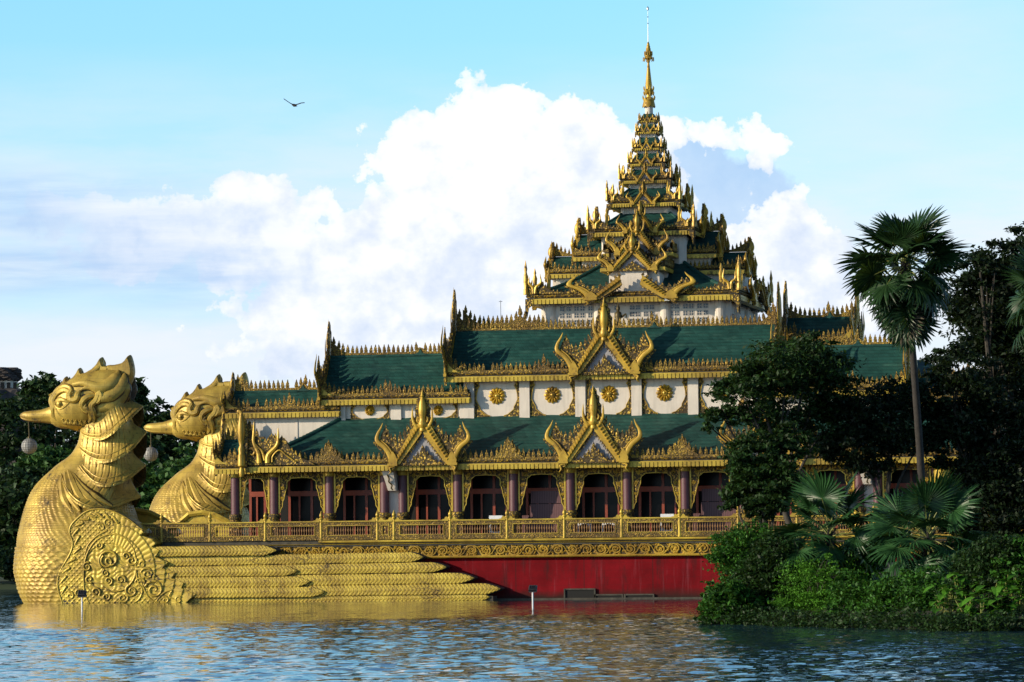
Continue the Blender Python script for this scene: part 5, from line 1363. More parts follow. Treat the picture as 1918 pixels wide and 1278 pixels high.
for cx_, cy_, r0, tu, a0, d_, th in ((207, 1049, 21, 1.4, -2.4, -1, .11), (203, 1052, 13, 1.3, 2.2, 1, .09), (165, 1062, 9, 1.4, 1.2, 1, .08), (169, 1085, 8, 1.3, -1, -1, .07), (238, 1042, 8, 1.2, 0, 1, .09), (248, 1050, 10, 1.2, .4, -1, .09),
                                   (277, 1075, 12, 1.5, 2.9, -1, .10), (290, 1105, 18, 1.6, 2.8, -1, .12), (265, 1092, 10, 1.5, 3.0, -1, .09), (248, 1107, 12, 1.5, 2.0, 1, .10), (232, 1120, 10, 1.4, 1.0, -1, .09), (228, 1086, 9, 1.4, -.5, 1, .07),
                                   (205, 1088, 8, 1.4, -1.4, 1, .07), (200, 1074, 7, 1.3, 2, 1, .07), (181, 1109, 9, 1.4, -.8, 1, .08), (200, 1118, 8, 1.3, .6, -1, .08), (268, 1058, 7, 1.3, 1, 1, .08), (258, 1058, 6, 1.3, 2, -1, .07),
                                   (150, 1112, 9, 1.4, 1, 1, .07), (132, 1116, 8, 1.3, 1.8, -1, .08), (203, 980, 10, 1.3, -.5, 1, .08), (190, 988, 8, 1.3, 2.5, -1, .07), (187, 1022, 7, 1.3, .4, -1, .08), (310, 1124, 7, 1.3, 2, -1, .08), (335, 1124, 7, 1.3, 1, 1, .08)):
    spiral(cx_, cy_, r0, tu, a0, d_, th)
rel([(160, 1040), (166, 1022), (178, 1008), (190, 1000), (202, 994)], [.04, .07, .08, .08, .05])
rel([(168, 1130), (160, 1110), (158, 1085), (159, 1060), (166, 1035), (180, 1014), (200, 1003), (222, 1002), (240, 1012), (252, 1030), (256, 1050)], .07)
rel([(256, 1068), (252, 1085), (240, 1100), (228, 1106), (212, 1108), (200, 1104)], [.06, .10, .09, .07, .06, .03])
rel([(256, 1068), (260, 1090), (268, 1105), (262, 1122), (250, 1130)], [.08, .09, .09, .08, .04])
rel([(262, 1075), (268, 1095), (280, 1120), (300, 1130)], [.06, .08, .07, .04])
rel([(290, 1130), (306, 1112), (322, 1106), (318, 1118), (340, 1126)], [.04, .08, .09, .08, .05])
rl.build('scroll_relief', ['gold_panel', 'gold_crease_shade'], wing, True)
# long flight feathers: px at the root, px at the tip, y of the centre line at both, half height
def feather(x0, x1, ya, yb_, hh, Y, tip=1.0):
    p0, p1 = PX(x0, ya, Y), PX(x1, yb_, Y); L_ = p1[0] - p0[0]; n = int(L_ / .05); m = 10
    u = np.linspace(0, 1, n + 1); X = p0[0] + u * L_; Zc = p0[1] + (p1[1] - p0[1]) * u
    v = np.array([-1, -.965, -.74, -.48, -.2, 0, .2, .48, .74, .965, 1.0]); hz = hh / 29.3
    Tp = np.clip((p1[0] - X) / (hz * 2.6 * tip), 0, 1) ** .7                      # rounded point
    G = np.zeros((m + 1, n + 1, 3)); rs = np.random.RandomState(int(x1))
    for j, vv in enumerate(v):
        saw = ((X / .25 + abs(vv) * 1.4) % 1.0)
        h = .045 * (abs(vv) < .99) - .02 * abs(vv) + .045 * saw * (abs(vv) > .08) + (.03 if abs(vv) < .12 else 0)
        G[j, :, 0] = X + (0 if j not in (0, m) else 0); G[j, :, 2] = Zc + vv * hz * Tp + .012 * np.sin(X * 3.1 + vv * 2); G[j, :, 1] = Y - h * np.clip(Tp * 3, 0, 1) - .02
    V_ = G.reshape(-1, 3); E_ = G[[0, m]].copy(); E_[:, :, 1] = .3; V_ = np.vstack([V_, E_.reshape(-1, 3)])
    nu = n + 1; F_ = []
    for j in range(m):
        for i in range(n): F_.append((j * nu + i, j * nu + i + 1, (j + 1) * nu + i + 1, (j + 1) * nu + i))
    o_ = (m + 1) * nu
    for i in range(n):
        F_.append((o_ + i, o_ + i + 1, i + 1, i)); F_.append((m * nu + i, m * nu + i + 1, o_ + nu + i + 1, o_ + nu + i))
    mi_ = np.zeros(len(F_), int)
    for j in range(1, m - 1):
        vm = abs(v[j] + v[j + 1]) / 2; mi_[j * n:(j + 1) * n] = np.where((((X[:-1] + X[1:]) / 2 / .25 + vm * 1.4) % 1.0) < .3, 2, 0)  # barb grooves in darker gold: groove shade put into the colour
    mi_[:n] = 1; mi_[(m - 1) * n:m * n] = 1; mi_[m * n:] = 1  # feather edges coloured dark: painted contact shade between the rows
    return arr_mesh('feather', V_, np.array(F_), ['gold_panel', 'grimy_concrete_and_shade', 'gold_groove'], mi_)
for i, (x0, x1, ya, yb_, hh, Y) in enumerate((
        (262, 519, 1034, 1031, 9.6, -1.15), (262, 793, 1053, 1043.5, 9.3, -.95), (262, 836, 1072, 1062.5, 9.7, -.95), (262, 888, 1091.5, 1083, 10.2, -.95), (262, 938, 1111, 1103, 10.2, -.95),
        (262, 918, 1127, 1118.5, 6.5, -.9), (262, 558, 1072, 1069.5, 9.8, -1.12), (262, 582, 1091.5, 1090, 10.0, -1.12), (262, 608, 1111, 1109, 10.0, -1.12))):
    put('feather', feather(x0, x1, ya, yb_, hh, Y), wing)
fb_ = MB()
fb_.box(PX(262, 1100, -.9)[0], PX(925, 1100, -.6)[0], -.86, .34, -.4, .27); fb_.box(PX(122, 1100, -1)[0], PX(262, 1100, -.6)[0], -1.34, .3, -.4, .20)
fb_.box(PX(270, 1100, -.9)[0], PX(770, 1100, -.6)[0], -.55, .34, .1, 2.7); fb_.box(PX(760, 1100, -.9)[0], PX(860, 1100, -.6)[0], -.5, .34, .1, 1.4)
fb_.build('wing_base', 'grimy_concrete_and_shade', wing)
# the other wings, seen over the deck
def far_wing(dy, dx=0):
    mb = MB(); mb.prism([(x + dx, z) for x, z in poly], WY + dy, WY + dy + .6); 
    pr_ = [WX(a, b) for a, b in ((137, 980), (163, 958), (190, 954), (214, 959), (240, 972), (262, 990))]
    mb.tube([(x + dx, WY + dy - .05, z) for x, z in pr_], .2, 6)
    o = mb.build('wing', 'gold_panel', palace)
far_wing(7.6); far_wing(22.3)

# second bird: the same figure on the far hull
D2 = 25.5
b2 = copy_tree(bird); b2.location = bird.location + Vector((float(PY(270, 797, BY + D2)[0] - PY(38, 775, BY)[0]), D2, 0))
b2['label'] = 'farther golden bird figurehead, partly hidden behind the left end of the roofs'
# lanterns hanging from the beaks
simple('lantern_glass', (.30, .29, .27), .5, .35, 5)
def lantern(px, py, r, Y, label, topy, tx):
    c = PY(px, py, Y); e = empty('hanging_lantern', tuple(c), label, 'lantern', 'round lanterns under the beaks')
    m = MB(); NU, NV = 18, 11; R_ = r
    for j in range(NV):
        for i in range(NU):
            t0, t1 = math.pi * (j + .06) / NV, math.pi * (j + .94) / NV; a0, a1 = 2 * math.pi * (i + .06) / NU, 2 * math.pi * (i + .94) / NU
            P_ = [(R_ * math.sin(t) * math.cos(a), R_ * math.sin(t) * math.sin(a), R_ * math.cos(t)) for t, a in ((t0, a0), (t1, a0), (t1, a1), (t0, a1))]
            m.add([tuple(np.array(c) + np.array(p)) for p in P_], [(0, 1, 2, 3)])
    m.build('lantern_panes', 'lantern_glass', e)
    k = MB(); k.lathe([(R_ * .97 * math.sin(math.pi * t / 12), -R_ * .97 * math.cos(math.pi * t / 12)) for t in range(13)], tuple(c), 20); k.build('globe', 'dark_metal', e, True)
    w_ = MB(); t = PY(tx, topy, Y); w_.tube([(c[0], Y, c[2] + R_ * .9), (t[0], Y, t[2])], .04, 5); w_.tube([(c[0], Y, c[2] + R_ * .9), (c[0], Y, c[2] + R_ * 1.2)], .09, 6); w_.build('hanger', 'copper_and_shade', e)
lantern(54.8, 836, .52, BY, 'round panelled lantern hanging from the beak of the nearer golden bird', 786, 53)
lantern(282.5, 851, .52, BY + D2, 'round panelled lantern hanging from the beak of the farther golden bird', 805, 282)

# ------------------------------------------------------------------ trees, palms and shrubs
def leaf_quads(C, size, rs, droop=.3, asp=.5):
    """one folded leaf (2 quads sharing a midrib) per centre"""
    n = len(C); a = rs.uniform(0, 2 * np.pi, n); tilt = rs.normal(-droop, .5, n)
    D = np.stack([np.cos(a) * np.cos(tilt), np.sin(a) * np.cos(tilt), np.sin(tilt)], -1)
    R = rs.normal(0, 1, (n, 3)); S = np.cross(D, R + np.array([0, 0, 1.5])); S /= np.linalg.norm(S, axis=1, keepdims=True) + 1e-9
    sz = (size * rs.uniform(.6, 1.3, n))[:, None]; N = np.cross(S, D)
    b = C - D * sz * .5; t = C + D * sz * .5; l = C + S * sz * asp * .5 + N * sz * .07; r = C - S * sz * asp * .5 + N * sz * .07
    V = np.stack([b, r, t, l], 1).reshape(-1, 3); F = np.arange(4 * n).reshape(-1, 4)
    return V, F
def crown_points(lobes, n, rs, clump=.22, sub=60):
    """lobes: (centre, radii, weight). leaves sit in many small clumps near each lobe's surface, with gaps"""
    w = np.array([l[2] * (l[1][0] * l[1][1] * l[1][2]) ** (2 / 3) for l in lobes]); w = w / w.sum(); out = []
    for (c, r, _), k in zip(lobes, w):
        c = np.array(c, float); r = np.array(r, float); m = max(8, int(sub * k * len(lobes) ** .5 * 2.2))
        d = rs.normal(0, 1, (m, 3)); d /= np.linalg.norm(d, axis=1, keepdims=True)
        rad = rs.uniform(.25, 1.25, m) ** .6
        P_ = c + d * r * rad[:, None]
        cnt = int(n * k); idx = rs.randint(0, m, cnt); cs = clump * r.mean() * rs.uniform(.35, 1.25, m)
        off = rs.normal(0, 1, (cnt, 3)) * cs[idx][:, None] * np.array([1, 1, .36])
        out.append(P_[idx] + off)
    return np.concatenate(out)
def foliage(name, parent, lobes, n, size, m, rs, clump=.22, sub=60, droop=.3, asp=.5, zmin=.05):
    P_ = crown_points(lobes, n, rs, clump, sub); P_ = P_[P_[:, 2] > zmin]
    V, F = leaf_quads(P_, size, rs, droop, asp)
    return put(name, arr_mesh(name, V, F, [m]), parent)
def limbs(name, parent, base, lobes, r0, rs, m='bark', per=3, lean=0.0):
    mb = MB(); base = Vector(base); cen = sum((Vector(l[0]) for l in lobes), Vector()) / len(lobes)
    low = min(l[0][2] - l[1][2] for l in lobes); fork = base.lerp(Vector((cen.x, cen.y, low)), .55); fork.z = lerp(base.z, max(low, base.z + 1), .6)
    k = base.lerp(fork, .5) + Vector((rs.normal(0, .12), rs.normal(0, .12), 0))
    mb.tube(smooth_path([base - Vector((0, 0, .5)), k, fork], 5), rads([r0 * 1.25, r0, r0 * .8], 5), 9)
    for l in lobes:
        c = Vector(l[0]); mid = fork.lerp(c, .5) + Vector((rs.normal(0, .25), rs.normal(0, .25), rs.uniform(0, .4)))
        mb.tube(smooth_path([fork, mid, c], 4), rads([r0 * .6, r0 * .36, r0 * .14], 4), 7)
        for _ in range(per):
            d = Vector(rs.normal(0, 1, 3)).normalized(); e = c + Vector((d.x * l[1][0], d.y * l[1][1], abs(d.z) * l[1][2])) * .8
            s_ = mid.lerp(c, rs.uniform(.1, .9)); mb.tube([s_, s_.lerp(e, .5) + Vector((0, 0, .1)), e], [r0 * .18, r0 * .11, r0 * .03], 5)
    return mb.build(name, m, parent, True)
def V3(px, py, d): return tuple(float(x) for x in PD(px, py, d))
def lob(px, py, rx, ry, d, dd=0.0, w=1.0, depth=None):
    k = d / F_PX; return (V3(px, py, d + dd), (rx * k, (depth if depth else rx) * k, ry * k), w)
def tree(label, cat, base, lobes, n, size, m, seed, r0=.16, name='broadleaf_tree', group=None, clump=.22, sub=60, droop=.3, asp=.5, trunk='bark', per=3):
    rs = np.random.RandomState(seed); b = V3(*base); b = (b[0], b[1], max(.1, b[2]))
    e = empty(name, b, label, cat, group)
    limbs('trunk', e, b, lobes, r0, rs, trunk, per); foliage('crown', e, lobes, n, size, m, rs, clump, sub, droop, asp)
    return e
# dark tree in front of the veranda: its crown hides the third lower gable
tree('dark spreading tree in front of the palace, its crown left of the tall palm', 'tree', (1500, 1120, 163),
     [lob(1475, 690, 85, 48, 163), lob(1540, 720, 60, 60, 163, 2), lob(1395, 745, 52, 45, 163, -1), lob(1350, 775, 28, 22, 163, -1), lob(1440, 790, 55, 40, 163, 1), lob(1520, 660, 45, 35, 163, 1, .7), lob(1545, 800, 55, 50, 163, 2, .9), lob(1400, 700, 40, 28, 163, 0, .8), lob(1330, 800, 18, 12, 163, -1, .6)],
     27000, .21, 'leaf_dark', 11, .17, clump=.24, sub=70)
tree('dense bushy tree with glossy leaves at the railing, below the dark spreading tree', 'tree', (1450, 1120, 158),
     [lob(1415, 860, 50, 45, 158), lob(1445, 905, 55, 48, 158, -.5), lob(1385, 930, 32, 35, 158), lob(1425, 945, 40, 30, 158), lob(1470, 830, 40, 35, 158, .6)], 20000, .21, 'leaf_dark', 12, .12, clump=.20, sub=80)
tree('thin forked tree with dark leaves between the two low fan palms', 'tree', (1655, 1100, 165),
     [lob(1620, 770, 65, 38, 165), lob(1700, 750, 62, 40, 165, 1), lob(1660, 820, 70, 40, 165), lob(1590, 840, 45, 38, 165, -1), lob(1740, 810, 40, 35, 165, 1), lob(1640, 870, 40, 22, 165, 0, .6)], 24000, .20, 'leaf_black', 13, .13, clump=.24, sub=70)
# big trees at the right edge
tree('huge dark tree at the right edge of the picture, its crown touching the sky', 'tree', (1880, 1100, 170),
     [lob(1892, 500, 66, 62, 170), lob(1965, 500, 80, 85, 172), lob(1850, 560, 85, 80, 170), lob(1930, 600, 110, 100, 171), lob(1860, 680, 90, 80, 170), lob(1960, 740, 110, 100, 172), lob(1836, 510, 40, 26, 168, 0, .6)], 62000, .25, 'leaf_black', 14, .34, clump=.2, sub=90)
tree('dark tree under the huge one, behind the right fan palm, with leaning trunks', 'tree', (1820, 1110, 166),
     [lob(1800, 760, 65, 60, 166), lob(1870, 800, 80, 70, 167), lob(1810, 850, 60, 60, 166), lob(1900, 900, 90, 80, 166), lob(1850, 960, 90, 80, 166), lob(1780, 680, 50, 50, 166, 0, .7), lob(1920, 1000, 80, 80, 165)], 50000, .23, 'leaf_black', 15, .2, clump=.22, sub=80)

# --- fan palms
def fan_mesh(R, nseg, seed, spread=290, droop=.25, m='leaf_palm', stalk=1.0):
    """one fan leaf: stalk from the origin along +X, folded blades radiating from its end"""
    rs = np.random.RandomState(seed); mb = MB()
    sag = .10 * stalk
    P_ = [(0, 0, 0), (stalk * .5, 0, sag), (stalk, 0, sag * .4)]
    mb.tube(smooth_path(P_, 4), rads([.035, .022, .014], 4), 5, 1)
    hub = Vector(P_[-1])
    for i in range(nseg):
        u = (i + .5) / nseg - .5; a = math.radians(u * spread) + rs.normal(0, .02)
        L_ = R * (1 - .28 * abs(u * 2) ** 2) * rs.uniform(.9, 1.06)
        d = Vector((math.cos(a), math.sin(a), 0)); s_ = Vector((-math.sin(a), math.cos(a), 0))
        cup = .16 * abs(u) * 2
        pts = []
        bend = droop * rs.uniform(.5, 1.6)
        for t in (0, .35, .62, .84, 1):
            z = cup * t * R * .5 - bend * R * max(0, t - .45) ** 1.6
            pts.append(hub + d * (L_ * t * (1 - .12 * bend * t)) + Vector((0, 0, z)))
        wj = L_ * math.radians(spread) / nseg * .5
        ws = [.012, wj * .44, wj * .64, wj * .36, .003]
        ridge = [.004, .026, .028, .014, 0]
        vs = []
        for p, w_, h_ in zip(pts, ws, ridge):
            vs += [p - s_ * w_, p + Vector((0, 0, h_)), p + s_ * w_]
        fs = []
        for k in range(4):
            o = k * 3; fs += [(o, o + 1, o + 4, o + 3), (o + 1, o + 2, o + 5, o + 4)]
        mb.add(vs, fs, 0)
    return mb
FANS = {}
def fan(R, stalk, v, m, droop=.3):
    key = (round(R, 2), round(stalk, 2), v, m, round(droop, 2))
    if key not in FANS: FANS[key] = fan_mesh(R, 36, 100 + v, 300 if v % 2 else 270, droop, m, stalk).mesh('frond', [m, 'petiole'])
    return FANS[key]
def palm(label, cen, base, n, R, stalk, seed, m, trunk_r, elev=(-50, 85), dead=0, group=None, zs=1.0, wide=1.0):
    rs = np.random.RandomState(seed); b = V3(*base); b = (b[0], b[1], max(.2, b[2])); c = Vector(V3(*cen))
    e = empty('fan_palm', b, label, 'palm tree', group)
    mb = MB(); P_ = [Vector(b) - Vector((0, 0, .6)), Vector(b).lerp(c, .35) + Vector((.08, 0, 0)), Vector(b).lerp(c, .7) + Vector((.05, 0, 0)), c]; S_ = smooth_path(P_, 8)
    rr = [lerp(trunk_r * 1.25, trunk_r * .85, i / (len(S_) - 1)) * (1 + .05 * (i % 2)) for i in range(len(S_))]
    mb.tube(S_, rr, 12); mb.build('trunk', 'palm_bark', e, True)
    cm_ = MB()
    for k in range(40):                                   # old leaf bases round the top of the trunk
        a = k * 2.4; z = -.9 * k / 40 * min(1.5, stalk); r_ = trunk_r * .9
        cm_.tube([c + Vector((r_ * math.cos(a), r_ * math.sin(a), z)), c + Vector((r_ * 1.9 * math.cos(a), r_ * 1.9 * math.sin(a), z + .22))], [.05, .03], 5)
    cm_.build('leaf_bases', 'palm_bark', e)
    for i in range(n + dead):
        t = i / (n - 1) if i < n else 0
        if i < n: el = math.radians(lerp(elev[1], elev[0], t ** .8) + rs.normal(0, 7)); mt = m; dr = lerp(.25, .8, t)
        else: el = math.radians(rs.uniform(-88, -68)); mt = 'leaf_dead' if i % 6 == 0 else m; dr = .5
        az = i * 2.39996 + rs.normal(0, .15)
        me = fan(R, stalk, int(rs.randint(0, 4)), mt, round(dr * 5) / 5)
        o = put('frond', me, e, Vector(c) - Vector(b) + Vector((0, 0, -.25 * t if i < n else -.35 - .8 * ((i * 7) % 10) / 10)), world=False)
        s_ = rs.uniform(.85, 1.12) * (.92 if i >= n else 1)
        roll = rs.normal(0, .5)
        M = Matrix.Rotation(az, 4, 'Z') @ Matrix.Rotation(-el, 4, 'Y') @ Matrix.Rotation(roll, 4, 'X') @ Matrix.Rotation(.35 if i < n else 0, 4, 'Y')
        o.rotation_euler = M.to_euler(); o.scale = (s_ * wide, s_ * wide, s_)
    return e
palm('tall palm with a slender grey trunk standing over the island trees', (1697, 492, 158), (1735, 1100, 160), 46, 1.42, 1.30, 21, 'leaf_palm_tall', .135, (-74, 86), 30)
palm('low fan palm with wide grey green leaves, left of the two by the railing', (1552, 1000, 152), (1570, 1140, 152), 40, 1.32, 1.4, 22, 'leaf_palm', .17, (-50, 85), 4)
palm('low fan palm with wide grey green leaves, right of the two under the gold column', (1738, 1005, 149), (1745, 1150, 149), 38, 1.32, 1.35, 23, 'leaf_palm', .17, (-50, 85), 4)
palm('palm reaching in at the right edge with only one fan of leaves in view', (1965, 560, 150), (1985, 1120, 150), 20, 1.3, 1.2, 24, 'leaf_palm_tall', .13, (-50, 85), 4)

# --- shrubs along the island's edge
SH = [  # label, base px,py,dist, lobes, count, leaf size, material, aspect
    ('bright green shrub overhanging the water at the island\'s left tip', 1350, 150.5, [(1336, 1150, 22, 18), (1362, 1134, 30, 30), (1392, 1145, 32, 26)], 9000, .20, 'leaf_mid', .55),
    ('small leafy shrub climbing against the end of the red hull', 1390, 153, [(1395, 1080, 42, 45), (1375, 1040, 36, 30), (1405, 1020, 45, 30), (1345, 1052, 22, 10)], 12000, .15, 'leaf_mid', .5),
    ('dark shrub behind the bright one at the left of the island', 1440, 151, [(1430, 1110, 45, 45), (1450, 1060, 40, 40), (1420, 1150, 40, 22)], 12000, .17, 'leaf_dark', .5),
    ('feathery light green shrub under the left low fan palm', 1520, 149.5, [(1515, 1110, 44, 42), (1545, 1140, 40, 34), (1490, 1145, 34, 28)], 15000, .11, 'leaf_bright', .35),
    ('light green bush between the two low fan palms', 1620, 152, [(1605, 1060, 40, 32), (1640, 1045, 30, 24), (1595, 1090, 36, 28)], 10000, .15, 'leaf_bright', .5),
    ('low dark shrub at the water below the left fan palm trunk', 1590, 147, [(1580, 1158, 40, 20), (1625, 1150, 42, 30), (1600, 1120, 40, 34)], 9000, .16, 'leaf_mid', .5),
    ('mid green shrub at the water between the fan palms', 1680, 145, [(1670, 1130, 42, 40), (1705, 1155, 40, 24), (1650, 1160, 40, 20)], 11000, .16, 'leaf_mid', .5),
    ('dark shrub right under the right low fan palm', 1760, 143, [(1750, 1130, 46, 42), (1790, 1150, 44, 30), (1730, 1165, 40, 18)], 11000, .16, 'leaf_mid', .5),
    ('mid green shrub before the huge dark tree', 1850, 139, [(1840, 1080, 50, 42), (1880, 1060, 46, 40), (1820, 1120, 40, 34)], 12000, .16, 'leaf_dark', .5),
    ('shrub at the right corner behind the broad leaved plants', 1900, 138, [(1905, 1100, 40, 45), (1940, 1080, 50, 60), (1890, 1150, 44, 34)], 12000, .17, 'leaf_mid', .5),
    ('low shrub at the water below the broad leaved plants', 1830, 136, [(1820, 1168, 50, 18), (1870, 1172, 50, 18), (1780, 1175, 40, 14)], 9000, .16, 'leaf_dark', .5)]
for i, (lb_, bx_, d_, lbs, n_, sz_, m_n, asp_) in enumerate(SH):
    rs = np.random.RandomState(300 + i); b = V3(bx_, 1150, d_); b = (b[0], b[1], .2)
    e = empty('shrub', b, lb_, 'shrub')
    L_ = [lob(a, bb - 6, rx * 1.15, ry * 1.25, d_, rs.uniform(-.8, .8)) for a, bb, rx, ry in lbs]; n_ = int(n_ * 1.4)
    for q_ in range(5): L_.append(lob(lbs[0][0] + rs.uniform(-8, 70), lbs[0][1] - rs.uniform(10, 45), rs.uniform(10, 20), rs.uniform(14, 34), d_, rs.uniform(-1, 1), .8))
    limbs('stems', e, b, L_, .05, rs, 'bark', 4); foliage('leaves', e, L_, n_, sz_, m_n, rs, .2, 70, .35, asp_)
# ground cover creeping down to the water
L_ = []
for i in range(46):
    t = i / 45; base = lerp(150.2, 131.5, min(1, t * 1.45)); p = CAM + ray(1330 + t * 660, HORIZON) * (base + rs.uniform(.6, 2.6)); L_.append(((p[0], p[1], rs.uniform(.1, .35)), (.7, .7, rs.uniform(.25, .45)), 1.0))
for i in range(40):
    t = rs.uniform(0, 1); base = lerp(153, 136, t); p = CAM + ray(1370 + t * 620, HORIZON) * (base + rs.uniform(0, 8)); L_.append(((p[0], p[1], rs.uniform(.5, .9)), (1.1, 1.1, rs.uniform(.3, .6)), 1.0))
P_ = crown_points(L_, 40000, rs, .3, 260); P_ = P_[P_[:, 2] > -.02]; Vq, Fq_ = leaf_quads(P_, .15, rs, .2)
tag(put('ground_cover', arr_mesh('ground_cover', Vq, Fq_, ['leaf_dark'])), kind='stuff')
# a thin branch reaching left over the hull
rs = np.random.RandomState(77)
def big_leaf(mb, p, d, L_, w_):
    d = Vector(d).normalized(); s_ = d.cross(Vector((0, 0, 1))).normalized(); n_ = s_.cross(d); p = Vector(p)
    prof = [(0, .25), (.12, .85), (.35, 1.0), (.65, .72), (.88, .3), (1, 0)]; vs = []
    for t, w in prof:
        c = p + d * (L_ * t) - Vector((0, 0, .5 * L_ * t * t)); vs += [c - s_ * w_ * w * .5 + n_ * .03, c, c + s_ * w_ * w * .5 + n_ * .03]
    fs = []
    for k in range(5): o = 3 * k; fs += [(o, o + 1, o + 4, o + 3), (o + 1, o + 2, o + 5, o + 4)]
    mb.add(vs, fs)
TARO = [(1775, 1115, 137), (1800, 1095, 138), (1815, 1130, 136), (1850, 1110, 137), (1875, 1130, 136), (1890, 1095, 137), (1905, 1120, 136), (1838, 1148, 135)]
WH = ['leftmost', 'second from the left', 'third from the left', 'fourth from the left', 'fifth from the left', 'seventh from the left', 'rightmost', 'lowest, nearest the water,']
taro_names = ['leftmost of the broad leaved plants at the right shore', 'tall broad leaved plant second from the left at the right shore', 'low broad leaved plant below the second one at the right shore', 'broad leaved plant in the middle of the row at the right shore',
              'broad leaved plant right of the middle one at the right shore', 'tallest broad leaved plant near the right edge', 'rightmost of the broad leaved plants, at the picture edge', 'lowest broad leaved plant, nearest the water at the right']
for i, ((a, b_, d_), nm) in enumerate(zip(TARO, taro_names)):
    c = V3(a, b_, d_); e = empty('broad_leaved_plant', (c[0], c[1], .2), nm, 'plant', 'broad leaved plants on the right shore'); st, lf = MB(), MB()
    for k in range(26):
        az = rs.uniform(0, 6.28); r_ = rs.uniform(.05, .55); h_ = c[2] + rs.uniform(-.5, .35); q = Vector((c[0] + r_ * math.cos(az), c[1] + r_ * math.sin(az) * .6, h_))
        st.tube([(c[0] + rs.normal(0, .06), c[1], .1), (c[0] + r_ * .5 * math.cos(az), c[1], h_ * .6), tuple(q)], [.025, .02, .012], 5)
        a2 = rs.uniform(-2.6, .2) ; big_leaf(lf, q, (math.cos(a2), math.sin(a2), rs.uniform(-.2, .8)), rs.uniform(.36, .62), rs.uniform(.26, .42))
    st.build('stalks', 'petiole', e); lf.build('leaves', 'leaf_bright', e)

# --- far shore: trees, bright rain tree slope, rock tower
FT = [  # px, py top, rx, d, n material label
    (20, 800, 75, 60, 480, 'leaf_far', 'dark tree at the picture\'s left edge below the rock tower'),
    (78, 745, 42, 45, 500, 'leaf_far', 'round topped dark tree rising behind the nearer bird\'s beak'),
    (130, 800, 70, 60, 505, 'leaf_far', 'dark tree behind the nearer bird\'s throat'),
    (252, 745, 20, 32, 520, 'leaf_far', 'slim tree top showing just behind the nearer bird\'s crest'),
    (292, 800, 36, 45, 500, 'leaf_far', 'dark tree between the two bird heads'),
    (200, 850, 90, 60, 490, 'leaf_far', 'broad dark tree hidden mostly behind the nearer bird\'s neck'),
    (350, 830, 70, 60, 500, 'leaf_far', 'dark tree behind the farther bird\'s throat'),
    (30, 960, 80, 60, 430, 'leaf_far', 'dark low tree at the far shore by the left edge'),
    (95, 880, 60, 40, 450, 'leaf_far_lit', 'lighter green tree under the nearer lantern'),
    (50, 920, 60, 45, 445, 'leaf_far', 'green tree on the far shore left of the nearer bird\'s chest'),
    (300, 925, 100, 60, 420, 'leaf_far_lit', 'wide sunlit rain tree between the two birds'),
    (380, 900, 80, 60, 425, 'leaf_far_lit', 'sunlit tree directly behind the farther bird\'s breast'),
    (440, 900, 90, 80, 470, 'leaf_far', 'dark tree behind the left end of the veranda')]
for i, (a, b_, rx, ry, d_, m_n, nm) in enumerate(FT):
    rs = np.random.RandomState(500 + i); L_ = [lob(a, b_, rx, ry, d_)]
    for k in range(7):
        an = rs.uniform(0, 6.28); L_.append(lob(a + rx * .75 * math.cos(an), b_ + ry * .6 * math.sin(an) + 12, rx * rs.uniform(.35, .55), ry * rs.uniform(.3, .55), d_, rs.uniform(-3, 3)))
    hgt = (1085 - b_)
    if hgt > 120: L_ += [lob(a + rs.uniform(-.3, .3) * rx, b_ + hgt * f_, rx * .85, ry * .9, d_) for f_ in (.35, .6, .8)]
    else: L_ += [lob(a, b_ + hgt * .5, rx * .9, ry * .7, d_)]
    tree(nm, 'tree', (a, 1088, d_), L_, 11000, .75, m_n, 600 + i, .35, 'far_tree', 'trees on the far shore', .2, 60, .3, .55, per=1)
xs_far = [520, 640, 780, 900, 1040, 1180, 1320, 1460, 1600, 1740, 1880, -60, -190, 2010]
pos = ['first', 'second']
src = None; rs = np.random.RandomState(9)
for i, a in enumerate(xs_far):
    d_ = 470 + (i % 3) * 14; 
    if src is None:
        src = tree('tree on the far shore hidden behind the palace', 'tree', (a, 1088, d_), [lob(a, 960, 70, 60, d_), lob(a - 40, 990, 50, 50, d_), lob(a + 40, 985, 50, 50, d_), lob(a, 1030, 70, 50, d_)], 9000, .8, 'leaf_far', 700, .35, 'far_tree', 'trees on the far shore', per=1); base_loc = src.location.copy()
    else:
        o = copy_tree(src); p = V3(a, 1088, d_); o.location = (p[0], p[1], base_loc.z); o.rotation_euler = (0, 0, i * 1.3)
